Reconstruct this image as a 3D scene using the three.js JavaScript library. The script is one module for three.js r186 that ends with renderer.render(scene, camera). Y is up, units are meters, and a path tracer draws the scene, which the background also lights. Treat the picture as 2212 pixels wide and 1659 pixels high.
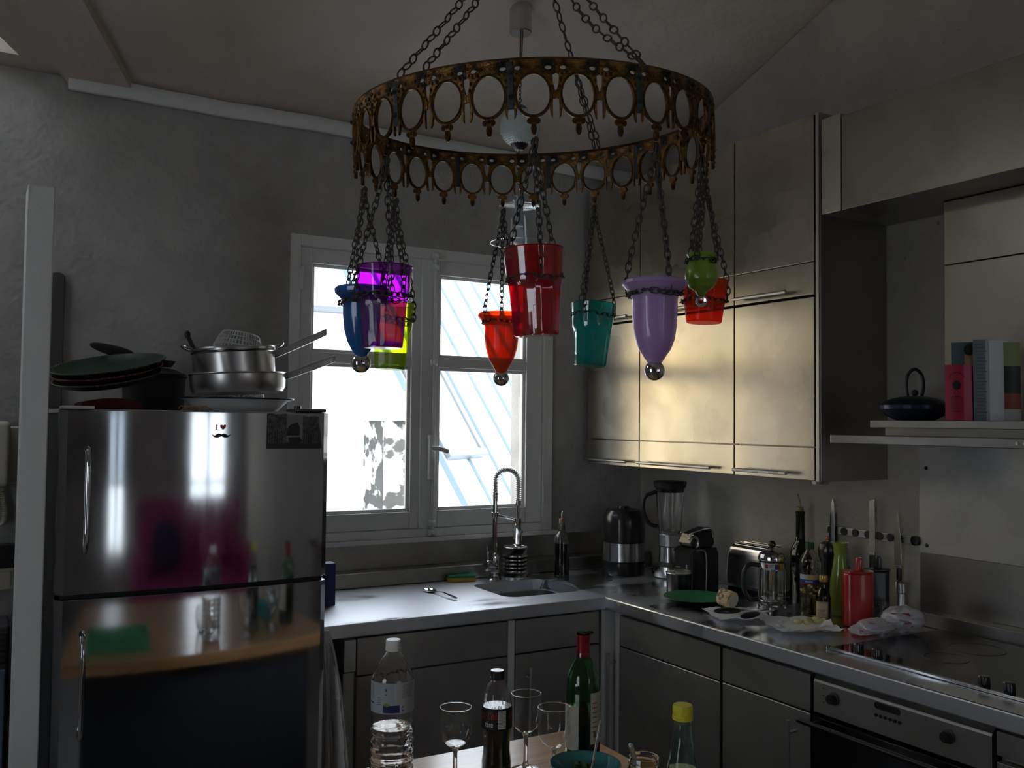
import * as THREE from 'three';
import { RoundedBoxGeometry } from 'three/addons/geometries/RoundedBoxGeometry.js';
import { mergeGeometries, toCreasedNormals, mergeVertices } from 'three/addons/utils/BufferGeometryUtils.js';

// ---------------------------------------------------------------- camera, sky, sun, exposure
const scene = new THREE.Scene();
const camera = new THREE.PerspectiveCamera(44.71, 2212 / 1659, 0.05, 200);
camera.position.set(-2.541, 1.5, 3.2477);
camera.up.set(-0.02911637, 0.99915513, 0.02900445);
camera.lookAt(-2.541 + 0.5019531, 1.5 + 0.03970794, 3.2477 - 0.86398285);

scene.background = new THREE.Color().setRGB(0.97, 1.05, 1.16);
scene.backgroundIntensity = 4.6;

const sun = new THREE.DirectionalLight(new THREE.Color().setRGB(1, 0.965, 0.91), 12.5);
sun.position.set(9, 14, 8.5);
sun.target.position.set(0, 0, 0);
sun.castShadow = true;
sun.shadow.mapSize.set(2048, 2048);
Object.assign(sun.shadow.camera, { left: -16, right: 16, top: 16, bottom: -16, near: 0.5, far: 60 });
scene.add(sun, sun.target);

const renderer = new THREE.WebGLRenderer({ antialias: true });
renderer.toneMapping = THREE.LinearToneMapping;
renderer.toneMappingExposure = 0.8;
renderer.shadowMap.enabled = true;

// ---------------------------------------------------------------- helpers
function rng(seed) { let a = seed >>> 0; return () => { a = (a + 0x6D2B79F5) | 0; let t = Math.imul(a ^ (a >>> 15), 1 | a); t = (t + Math.imul(t ^ (t >>> 7), 61 | t)) ^ t; return ((t ^ (t >>> 14)) >>> 0) / 4294967296; }; }
const hash = (x, y, s) => { let h = Math.imul(x | 0, 374761393) + Math.imul(y | 0, 668265263) + Math.imul(s | 0, 2147483647 ^ 0x1234567); h = Math.imul(h ^ (h >>> 13), 1274126177); return ((h ^ (h >>> 16)) >>> 0) / 4294967296; };
const sm = (t) => t * t * (3 - 2 * t), lerp = (a, b, t) => a + (b - a) * t, clamp = (x, a = 0, b = 1) => Math.min(b, Math.max(a, x));
const sstep = (a, b, x) => sm(clamp((x - a) / (b - a)));
function vn(x, y, px, py, s) { const ix = Math.floor(x), iy = Math.floor(y), fx = sm(x - ix), fy = sm(y - iy), m = (a, n) => ((a % n) + n) % n; const h = (a, b) => hash(m(a, px), m(b, py), s); return lerp(lerp(h(ix, iy), h(ix + 1, iy), fx), lerp(h(ix, iy + 1), h(ix + 1, iy + 1), fx), fy); }
function fbm(u, v, fx, fy, oct, s) { let a = 0.5, t = 0, n = 0; for (let i = 0; i < oct; i++) { t += a * vn(u * fx, v * fy, fx, fy, s + i * 17); n += a; a *= 0.5; fx *= 2; fy *= 2; } return t / n; }
function tex(w, h, fn, srgb = false, rep = 1) {
  const d = new Uint8Array(w * h * 4);
  for (let j = 0; j < h; j++) for (let i = 0; i < w; i++) { const c = fn(i / w, j / h), k = (j * w + i) * 4; d[k] = clamp(c[0]) * 255; d[k + 1] = clamp(c[1]) * 255; d[k + 2] = clamp(c[2]) * 255; d[k + 3] = 255; }
  const t = new THREE.DataTexture(d, w, h); t.wrapS = t.wrapT = THREE.RepeatWrapping; t.magFilter = THREE.LinearFilter; t.minFilter = THREE.LinearMipmapLinearFilter; t.generateMipmaps = true; if (srgb) t.colorSpace = THREE.SRGBColorSpace; t.repeat.set(rep, rep); t.needsUpdate = true; return t;
}
const g1 = (x) => [x, x, x];
function canvasTex(w, h, draw) { const c = document.createElement('canvas'); c.width = w; c.height = h; const x = c.getContext('2d'); draw(x, w, h); const t = new THREE.CanvasTexture(c); t.colorSpace = THREE.SRGBColorSpace; t.magFilter = THREE.LinearFilter; return t; }

// geometry: metre-scaled uv by the dominant axis of the normal
function uvm(g) {
  const p = g.attributes.position, n = g.attributes.normal, uv = new Float32Array(p.count * 2);
  for (let i = 0; i < p.count; i++) {
    const x = Math.abs(n.getX(i)), y = Math.abs(n.getY(i)), z = Math.abs(n.getZ(i));
    if (x >= y && x >= z) { uv[2 * i] = p.getZ(i); uv[2 * i + 1] = p.getY(i); } else if (y >= z) { uv[2 * i] = p.getX(i); uv[2 * i + 1] = p.getZ(i); } else { uv[2 * i] = p.getX(i); uv[2 * i + 1] = p.getY(i); }
  }
  g.setAttribute('uv', new THREE.BufferAttribute(uv, 2)); return g;
}
const flat = (g) => (g.index ? g.toNonIndexed() : g);
function clean(g) { g = flat(g); for (const k of Object.keys(g.attributes)) if (!['position', 'normal', 'uv'].includes(k)) g.deleteAttribute(k); if (!g.attributes.uv) uvm(g); g.morphAttributes = {}; return g; }
const M = (...gs) => { gs = gs.flat().map(clean); return gs.length > 1 ? mergeGeometries(gs) : gs[0]; };
function box(w, h, d, x = 0, y = 0, z = 0, r = 0.002, seg = 2) { r = Math.min(r, w / 2.05, h / 2.05, d / 2.05); const g = r > 0 ? new RoundedBoxGeometry(w, h, d, seg, r) : flat(new THREE.BoxGeometry(w, h, d)); g.translate(x, y, z); return uvm(clean(g)); }
const BX = (x0, x1, y0, y1, z0, z1, r = 0.002, seg = 2) => box(x1 - x0, y1 - y0, z1 - z0, (x0 + x1) / 2, (y0 + y1) / 2, (z0 + z1) / 2, r, seg);
const L = (pts, seg = 48, crease = 0.55) => toCreasedNormals(new THREE.LatheGeometry(pts.map(([a, b]) => new THREE.Vector2(Math.max(a, 0), b)), seg), crease);
const cyl = (r0, r1, h, x = 0, y = 0, z = 0, seg = 32) => { const g = toCreasedNormals(new THREE.CylinderGeometry(r1, r0, h, seg), 0.6); g.translate(x, y, z); return g; };
const P3 = (a) => a.map((p) => new THREE.Vector3(...p));
const tube = (pts, r, seg = 40, rad = 10, closed = false) => new THREE.TubeGeometry(new THREE.CatmullRomCurve3(P3(pts), closed), seg, r, rad, closed);
const rod = (a, b, r, seg = 14) => { const A = new THREE.Vector3(...a), B = new THREE.Vector3(...b), d = B.clone().sub(A), g = new THREE.CylinderGeometry(r, r, d.length(), seg); g.applyQuaternion(new THREE.Quaternion().setFromUnitVectors(new THREE.Vector3(0, 1, 0), d.clone().normalize())); g.translate((A.x + B.x) / 2, (A.y + B.y) / 2, (A.z + B.z) / 2); return toCreasedNormals(g, 0.6); };
const sph = (r, x = 0, y = 0, z = 0, a = 20, b = 14) => { const g = new THREE.SphereGeometry(r, a, b); g.translate(x, y, z); return g; };
const mv = (g, x = 0, y = 0, z = 0) => { g.translate(x, y, z); return g; };
const rot = (g, x = 0, y = 0, z = 0) => { g.applyMatrix4(new THREE.Matrix4().makeRotationFromEuler(new THREE.Euler(x, y, z))); return g; };
const sc = (g, x, y, z) => { g.scale(x, y, z); return g; };
function poly(pts, holes = []) { const s = new THREE.Shape(pts.map((p) => new THREE.Vector2(...p))); for (const h of holes) s.holes.push(new THREE.Path(h.map((p) => new THREE.Vector2(...p)))); return s; }
function rrect(x0, x1, y0, y1, r, n = 6) { const o = []; for (const [cx, cy, a] of [[x1 - r, y1 - r, 0], [x0 + r, y1 - r, 1], [x0 + r, y0 + r, 2], [x1 - r, y0 + r, 3]]) for (let i = 0; i <= n; i++) { const t = (a + i / n) * Math.PI / 2; o.push([cx + r * Math.cos(t), cy + r * Math.sin(t)]); } return o; }
const ext = (shape, depth, bevel = 0, curveSegments = 16) => uvm(clean(toCreasedNormals(clean(new THREE.ExtrudeGeometry(shape, { depth, bevelEnabled: bevel > 0, bevelSize: bevel, bevelThickness: bevel, bevelOffset: -bevel, bevelSegments: 2, curveSegments })), 0.3)));
// a horizontal slab from a plan outline given as [x, z]
const slab = (pts, y0, y1, holes = [], bevel = 0) => { const f = (a) => a.map(([x, z]) => [x, -z]); const g = ext(poly(f(pts), holes.map(f)), y1 - y0 - 2 * bevel, bevel); g.rotateX(-Math.PI / 2); g.translate(0, y0 + bevel, 0); return uvm(g); };
function displace(g, fn) { g = mergeVertices((g.deleteAttribute('normal'), g.deleteAttribute('uv'), g), 1e-5); const p = g.attributes.position; for (let i = 0; i < p.count; i++) { const q = fn(p.getX(i), p.getY(i), p.getZ(i)); p.setXYZ(i, ...q); } g.computeVertexNormals(); return uvm(g); }

const taken = {};
function numbered(n) { const k = (taken[n] = (taken[n] ?? -1) + 1); return k ? `${n}_${String(k).padStart(3, '0')}` : n; }
function shade(m) { m.castShadow = m.receiveShadow = true; return m; }
function thing(name, label, category, pos = [0, 0, 0], ry = 0, group) { const o = new THREE.Group(); o.name = numbered(name); o.position.set(...pos); o.rotation.y = ry; o.userData = { label, category }; if (group) o.userData.group = group; scene.add(o); return o; }
function part(parent, name, geo, mat, label) { const m = shade(new THREE.Mesh(geo, mat)); m.name = name; if (label) m.userData.label = label; parent.add(m); return m; }
function solo(name, label, category, geo, mat, group) { const m = shade(new THREE.Mesh(geo, mat)); m.name = numbered(name); m.userData = { label, category }; if (group) m.userData.group = group; scene.add(m); return m; }
function struct(name, label, category, geo, mat) { const m = geo ? shade(new THREE.Mesh(geo, mat)) : new THREE.Group(); m.name = name; m.userData = { label, category, kind: 'structure' }; scene.add(m); return m; }
const rgb = (r, g, b) => new THREE.Color().setRGB(r, g, b);
const mat = (c, r = 0.6, m = 0, o = {}) => new THREE.MeshPhysicalMaterial({ color: Array.isArray(c) ? rgb(...c) : new THREE.Color(c), roughness: r, metalness: m, ...o });
const glassMat = (o = {}) => new THREE.MeshPhysicalMaterial({ color: 0xffffff, roughness: 0.0, metalness: 0, transmission: 1, ior: 1.5, thickness: 0.01, ...o });
const tint = (c, d, o = {}) => glassMat({ attenuationColor: rgb(...c), attenuationDistance: d, ...o });
const withRep = (t, rx, ry = rx) => { const c = t.clone(); c.repeat.set(rx, ry); c.needsUpdate = true; return c; };

// ---------------------------------------------------------------- textures and materials
const T = {};
T.plaster = tex(512, 512, (u, v) => { const a = fbm(u, v, 4, 4, 5, 3), b = fbm(u, v, 32, 32, 3, 9), c = fbm(u, v, 2, 3, 4, 21); const k = 0.72 + 0.22 * a + 0.08 * b - 0.12 * sstep(0.55, 0.75, c); return [k, k * 0.985, k * 0.97]; }, true);
T.plasterBump = tex(512, 512, (u, v) => g1(0.5 * fbm(u, v, 8, 8, 5, 31) + 0.5 * fbm(u, v, 64, 64, 2, 37)));
T.ceil = tex(512, 512, (u, v) => { const a = fbm(u, v, 3, 3, 5, 43), b = fbm(u, v, 24, 24, 3, 47); const k = 0.74 + 0.2 * a + 0.06 * b, s = sstep(0.5, 0.8, fbm(u, v, 2, 2, 4, 49)); return [k - 0.1 * s, k * 0.95 - 0.13 * s, k * 0.9 - 0.16 * s]; }, true);
T.concrete = tex(512, 512, (u, v) => { const a = fbm(u, v, 5, 3, 5, 53), b = fbm(u, v, 40, 40, 3, 57), s = sstep(0.52, 0.78, fbm(u, v, 3, 2, 5, 59)), d = vn(u * 60, v * 60, 60, 60, 61) > 0.985 ? 0.25 : 0; const k = 0.74 + 0.22 * a + 0.06 * b - d; return [k - 0.1 * s, k * 0.975 - 0.11 * s, k * 0.925 - 0.12 * s]; }, true);
// brushed steel: fine streaks along v, wipe marks and grease in the roughness
T.brush = tex(512, 512, (u, v) => { const p = fbm(u, v, 4, 3, 3, 73), w = fbm(u + 0.08 * p, v + 0.08 * p, 6, 6, 3, 79); const r = 0.25 + 0.05 * sstep(0.3, 0.7, w) + 0.03 * (p - 0.5); return g1(r); });
T.brushC = tex(512, 512, (u, v) => { const p = fbm(u, v, 5, 4, 5, 83), w = fbm(u + 0.1 * p, v + 0.1 * p, 8, 8, 5, 89), k = 0.9 + 0.08 * p - 0.05 * sstep(0.4, 0.7, w); return [k, k * 0.985, k * 0.955]; }, true);
// worktop: bright sheet metal, dulled by dried water marks mostly on the draining side; covers the whole top once (0.36 per metre)
T.counterR = tex(512, 512, (u, v) => { const x = (u > 0.4 ? u - 1 : u) / 0.36, z = v / 0.36, p = fbm(u, v, 10, 12, 3, 97), w = fbm(u + 0.02 * p, v, 14, 22, 3, 101), edge = 0.12 * (p - 0.5), wet = x + edge < -0.6 && z < 0.9 ? 0.2 : -0.02; return g1(0.15 + 0.26 * sstep(0.3, 0.68, w + wet) + 0.04 * p); });
T.fridgeR = tex(256, 256, (u, v) => g1(0.04 + 0.05 * fbm(u, v, 3, 4, 4, 103) + 0.02 * fbm(u, v, 128, 4, 2, 107)));
T.wood = tex(512, 512, (u, v) => { const n = fbm(u, v, 3, 40, 4, 109), f = fbm(u, v, 8, 220, 2, 113), s = vn(u * 18, v * 60, 18, 60, 117) > 0.965 ? 0.3 : 0; const k = 0.66 + 0.28 * n + 0.08 * f - s; return [k * 1.06, k * 0.83, k * 0.58]; }, true);
T.brass = tex(512, 512, (u, v) => { const a = fbm(u, v, 8, 8, 5, 121), b = fbm(u, v, 48, 48, 3, 127), g = sstep(0.58, 0.74, fbm(u, v, 5, 5, 4, 131)), d = sstep(0.45, 0.7, a); return [lerp(lerp(0.66, 0.3, d), 0.24, g) * (0.7 + 0.5 * b), lerp(lerp(0.5, 0.2, d), 0.26, g) * (0.7 + 0.5 * b), lerp(lerp(0.28, 0.13, d), 0.24, g) * (0.7 + 0.5 * b)]; }, true);
T.fine = tex(256, 256, (u, v) => g1(fbm(u, v, 16, 16, 4, 137)));
T.zinc = tex(256, 256, (u, v) => { const k = 0.84 + 0.1 * fbm(u, v, 4, 4, 4, 139) + 0.06 * fbm(u, v, 30, 30, 2, 141); return [k, k, k]; }, true);
T.stone = tex(256, 256, (u, v) => { const k = 0.78 + 0.2 * fbm(u, v, 6, 6, 5, 149); return [k, k * 0.92, k * 0.76]; }, true);
T.flake = tex(256, 256, (u, v) => { const a = fbm(u, v, 5, 6, 5, 151), b = sstep(0.45, 0.55, fbm(u, v, 7, 9, 4, 153)), k = lerp(0.3, 0.8, b) + 0.12 * (a - 0.5); return [k, k, k * 0.98]; }, true);

const K = {
  wall: mat([0.57, 0.57, 0.565], 0.9, 0, { map: withRep(T.plaster, 0.6), bumpMap: withRep(T.plasterBump, 1.2), bumpScale: 0.004 }),
  wallRight: mat([0.57, 0.57, 0.565], 0.85, 0, { map: withRep(T.concrete, 0.7), bumpMap: withRep(T.plasterBump, 1.2), bumpScale: 0.003 }),
  ceil: mat([0.8, 0.79, 0.78], 0.9, 0, { map: withRep(T.ceil, 0.4), bumpMap: withRep(T.plasterBump, 0.9), bumpScale: 0.004 }),
  paint: mat([0.78, 0.78, 0.77], 0.45, 0, { bumpMap: withRep(T.plasterBump, 3), bumpScale: 0.0012 }),
  floor: mat([0.3, 0.3, 0.3], 0.5, 0, { map: withRep(T.plaster, 0.5) }),
  door: mat([0.66, 0.625, 0.56], 1, 1, { map: withRep(T.brushC, 1.3), roughnessMap: withRep(T.brush, 1.3), anisotropy: 0.6 }),
  base: mat([0.62, 0.625, 0.635], 0.42, 1, { map: withRep(T.brushC, 1.3) }),
  panel: mat([0.46, 0.455, 0.445], 0.33, 1, { map: withRep(T.brushC, 1) }),
  counter: mat([0.76, 0.79, 0.84], 1, 1, { roughnessMap: withRep(T.counterR, 0.36) }),
  fridge: mat([0.55, 0.57, 0.60], 1, 1, { roughnessMap: withRep(T.fridgeR, 1.4) }),
  steel: mat([0.62, 0.61, 0.6], 0.25, 1), chrome: mat([0.75, 0.76, 0.78], 0.06, 1), satin: mat([0.55, 0.55, 0.55], 0.38, 1),
  dark: mat([0.018, 0.018, 0.02], 0.4), black: mat([0.012, 0.012, 0.013], 0.28, 0, { clearcoat: 0.4, clearcoatRoughness: 0.15 }), matte: mat([0.02, 0.02, 0.021], 0.75),
  carcass: mat([0.62, 0.62, 0.61], 0.55), white: mat([0.8, 0.8, 0.78], 0.35), blackGlass: mat([0.01, 0.01, 0.012], 0.06),
  iron: mat([0.085, 0.074, 0.066], 0.6, 0.5), brass: mat([0.62, 0.58, 0.54], 0.45, 0.85, { map: withRep(T.brass, 5), bumpMap: withRep(T.fine, 22), bumpScale: 0.0012 }),
  pane: glassMat({ thickness: 0, ior: 1.45, color: rgb(0.97, 0.985, 0.98) }), glass: glassMat({ ior: 1.5 }), pet: glassMat({ ior: 1.4 }), thinGlass: glassMat({ thickness: 0, ior: 1.5, color: rgb(0.95, 0.96, 0.96) }),
  water: glassMat({ ior: 1.33 }), red: mat([0.5, 0.02, 0.02], 0.3, 0, { clearcoat: 0.6, clearcoatRoughness: 0.1 }),
  wood: mat([0.92, 0.86, 0.8], 0.3, 0, { map: withRep(T.wood, 1.3), clearcoat: 1, clearcoatRoughness: 0.2 }),
};

// ---------------------------------------------------------------- room shell
const ceilY = (z) => (z < 3.2 ? 2.585 + 0.365 * z : 3.753 - 0.33 * (z - 3.2));
const shear = (g, fn) => { const p = g.attributes.position; for (let i = 0; i < p.count; i++) p.setY(i, p.getY(i) + fn(p.getX(i), p.getZ(i))); g.computeVertexNormals(); return uvm(g); };
struct('floor', 'grey concrete floor of the kitchen', 'floor', BX(-4.6, 0, -0.12, 0, 0, 6.4, 0), K.floor);
{
  const hole = rrect(-1.555, -0.483, 1.072, 2.145, 0.002, 1);
  const g = ext(poly([[-4.8, -0.12], [0.2, -0.12], [0.2, 2.58], [-4.8, 2.58]], [hole]), 0.3); g.translate(0, 0, -0.3);
  struct('wall_back', 'grey plastered wall around the kitchen window', 'wall', uvm(g), K.wall);
  const gable = [[0, -0.12], [6.4, -0.12], [6.4, 2.69], [3.2, 3.748], [0, 2.58]];
  const side = (x) => { const s = ext(poly(gable.map(([z, y]) => [-z, y])), 0.2); s.rotateY(Math.PI / 2); s.translate(x, 0, 0); return uvm(s); };
  struct('wall_right', 'stained grey concrete wall behind the worktop and steel cabinets', 'wall', side(0), K.wallRight);
  const lw = ext(poly(gable.map(([z, y]) => [-z, y]), [[2.2, 3.0]].map(([a, b]) => rrect(-b, -a, 0.5, 2.3, 0.002, 1))), 0.2); lw.rotateY(Math.PI / 2); lw.translate(-4.8, 0, 0);
  struct('wall_left', 'grey plastered wall on the far side of the room', 'wall', uvm(lw), K.wall);
  [[2.2, 3.0, 5]].forEach(([a, b, n]) => { const w = struct(`window_${n}`, 'side window level with the table, mirrored in the steel pans', 'window'), m = (a + b) / 2; part(w, 'window_frame', M(BX(-4.75, -4.7, 0.5, 2.3, a, a + 0.06), BX(-4.75, -4.7, 0.5, 2.3, b - 0.06, b), BX(-4.75, -4.7, 0.5, 0.58, a, b), BX(-4.75, -4.7, 2.22, 2.3, a, b), BX(-4.75, -4.7, 0.5, 2.3, m - 0.03, m + 0.03)), K.paint); for (const [c, d] of [[a + 0.06, m - 0.03], [m + 0.03, b - 0.06]]) part(w, 'pane', mv(new THREE.PlaneGeometry(d - c, 1.64).rotateY(Math.PI / 2), -4.725, 1.4, (c + d) / 2), K.pane); });
  const rear = ext(poly([[-4.8, -0.12], [0.2, -0.12], [0.2, 2.69], [-4.8, 2.69]], [rrect(-1.08, -0.34, 0.25, 2.3, 0.002, 1), rrect(-2.46, -2.14, 0.25, 2.3, 0.002, 1)]), 0.3); rear.translate(0, 0, 6.4);
  struct('wall_rear', 'grey plastered wall with two tall windows, mirrored in the refrigerator', 'wall', uvm(rear), K.wall);
  const holeP = [[-2.44, 0.05], [-2.6, 0.24], [-2.9, 0.62], [-3.5, 0.62], [-3.5, 0.05]];
  const front = shear(slab([[-4.8, -0.35], [0.2, -0.35], [0.2, 3.2], [-4.8, 3.2]], 0, 0.22, [holeP]), (x, z) => 2.585 + 0.365 * z);
  const back = shear(slab([[-4.8, 3.2], [0.2, 3.2], [0.2, 6.75], [-4.8, 6.75]], 0, 0.22), (x, z) => 3.753 - 0.33 * (z - 3.2));
  struct('ceiling', 'sloping brownish plaster ceiling under the roof', 'ceiling', M(front, back), K.ceil);
  const sky = struct('window_4', 'small roof light in the sloping ceiling beside the beam', 'window');
  part(sky, 'pane', shear(slab(holeP.map(([x, z]) => [x, z]), 0.18, 0.19), (x, z) => 2.585 + 0.365 * z), K.pane);
  part(sky, 'glazing_bar', shear(BX(-3.0, -2.96, 0.15, 0.2, 0.05, 0.62, 0), (x, z) => 2.585 + 0.365 * z), K.paint);
  // moulding between wall and ceiling, a little uneven like old plaster
  const tr = displace(new THREE.BoxGeometry(2.3, 0.05, 0.03, 90, 2, 2), (x, y, z) => [x, y + 0.002 * Math.sin(x * 7) * Math.sin(x * 2.3) + 0.001 * Math.sin(x * 31), z + 0.002 * Math.sin(x * 11)]);
  struct('trim_1', 'pale uneven moulding along the top of the window wall', 'trim', mv(tr, -1.15, 2.558, 0.017), K.paint);
  const bm = shear(slab([[-2.3, 0.0], [-2.1, 0.0], [-2.52, 0.78], [-2.72, 0.78]], -0.03, 0.02), (x, z) => 2.585 + 0.365 * z);
  struct('trim_2', 'plastered beam running down the ceiling to the wall', 'beam', bm, K.ceil);
}
struct('trim_3', 'white painted wooden post beside the refrigerator', 'post', BX(-2.432, -2.372, 0, 2.066, 0.6, 0.7, 0.004), K.paint);

// ---------------------------------------------------------------- kitchen window
{
  const w = struct('window_1', 'white painted double casement window over the sink', 'window');
  const f = [BX(-1.57, -1.535, 1.059, 2.158, -0.09, 0.014), BX(-0.511, -0.468, 1.059, 2.158, -0.09, 0.014), BX(-1.535, -0.511, 2.118, 2.158, -0.09, 0.014), BX(-1.535, -0.511, 1.059, 1.09, -0.09, 0.014), BX(-1.6, -0.45, 1.043, 1.0585, -0.0, 0.035)];
  part(w, 'window_frame', M(f), K.paint);
  const sash = (x0, gx0, gx1, x1) => {
    const z0 = -0.05, z1 = 0.004, gy = [1.155, 1.703, 1.741, 2.06];
    const s = part(w, 'sash', M(BX(x0, gx0, 1.092, 2.115, z0, z1, 0.003), BX(gx1, x1, 1.092, 2.115, z0, z1, 0.003), BX(gx0, gx1, 1.092, gy[0], z0, z1, 0.003), BX(gx0, gx1, gy[3], 2.115, z0, z1, 0.003)), K.paint);
    part(s, 'glazing_bar', BX(gx0, gx1, gy[1], gy[2], z0 + 0.01, z1 - 0.002, 0.004), K.paint);
    for (const [a, b] of [[gy[0], gy[1]], [gy[2], gy[3]]]) {
      part(s, 'pane', mv(new THREE.PlaneGeometry(gx1 - gx0 + 0.008, b - a + 0.008), (gx0 + gx1) / 2, (a + b) / 2, -0.025), K.pane);
      const d = 0.012; // moulded edge round the pane
      part(s, 'glazing_bead', M(BX(gx0, gx0 + d, a, b, -0.022, -0.008, 0.003), BX(gx1 - d, gx1, a, b, -0.022, -0.008, 0.003), BX(gx0 + d, gx1 - d, a, a + d, -0.022, -0.008, 0.003), BX(gx0 + d, gx1 - d, b - d, b, -0.022, -0.008, 0.003)), K.paint);
    }
  };
  sash(-1.533, -1.489, -1.097, -1.032); sash(-1.028, -0.982, -0.588, -0.513);
  part(w, 'cover_strip', BX(-1.062, -1.0, 1.092, 2.115, 0.004, 0.016, 0.004), K.paint);
  part(w, 'bolt_rod', rod([-1.012, 1.075, 0.026], [-1.012, 2.14, 0.026], 0.006), K.paint);
  for (const y of [1.075, 1.11, 1.72, 2.09, 2.13]) part(w, 'bolt_guide', M(box(0.03, 0.026, 0.018, -1.012, y, 0.024, 0.006), sph(0.011, -1.012, y, 0.036)), K.paint);
  part(w, 'lock_case', box(0.026, 0.17, 0.022, -1.02, 1.36, 0.027, 0.006), K.paint);
  part(w, 'window_handle', M(rod([-1.02, 1.392, 0.03], [-1.02, 1.392, 0.06], 0.008), sc(tube([[-1.035, 1.395, 0.06], [-1.0, 1.392, 0.064], [-0.968, 1.382, 0.06]], 0.009, 20, 10), 1, 1, 1)), K.white);
  for (const [x, y] of [[-1.534, 2.0], [-1.534, 1.2], [-0.512, 2.0], [-0.512, 1.2]]) part(w, 'hinge', M(rod([x, y - 0.035, 0.018], [x, y + 0.035, 0.018], 0.006), sph(0.006, x, y + 0.037, 0.018), sph(0.006, x, y - 0.037, 0.018)), K.paint);
}
// windows behind the viewer, seen in the refrigerator door
[[-1.08, -0.34, 2], [-2.46, -2.14, 3]].forEach(([x0, x1, n]) => {
  const w = struct(`window_${n}`, { 2: 'tall window with white frame mirrored near the middle of the refrigerator door', 3: 'tall window with white frame mirrored near the refrigerator handle' }[n], 'window');
  const z0 = 6.42, z1 = 6.48, m = (x0 + x1) / 2;
  part(w, 'window_frame', M(BX(x0, x0 + 0.05, 0.25, 2.3, z0, z1), BX(x1 - 0.05, x1, 0.25, 2.3, z0, z1), BX(x0, x1, 2.25, 2.3, z0, z1), BX(x0, x1, 0.25, 0.4, z0, z1), BX(m - 0.02, m + 0.02, 0.25, 2.3, z0, z1)), K.paint);
  for (const y of [0.95, 1.55]) part(w, 'glazing_bar', BX(x0 + 0.05, x1 - 0.05, y - 0.015, y + 0.015, z0 + 0.01, z1 - 0.01), K.paint);
  for (const [a, b] of [[x0 + 0.05, m - 0.02], [m + 0.02, x1 - 0.05]]) part(w, 'pane', mv(new THREE.PlaneGeometry(b - a, 1.85), (a + b) / 2, 1.325, 6.45), K.pane);
});

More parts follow.
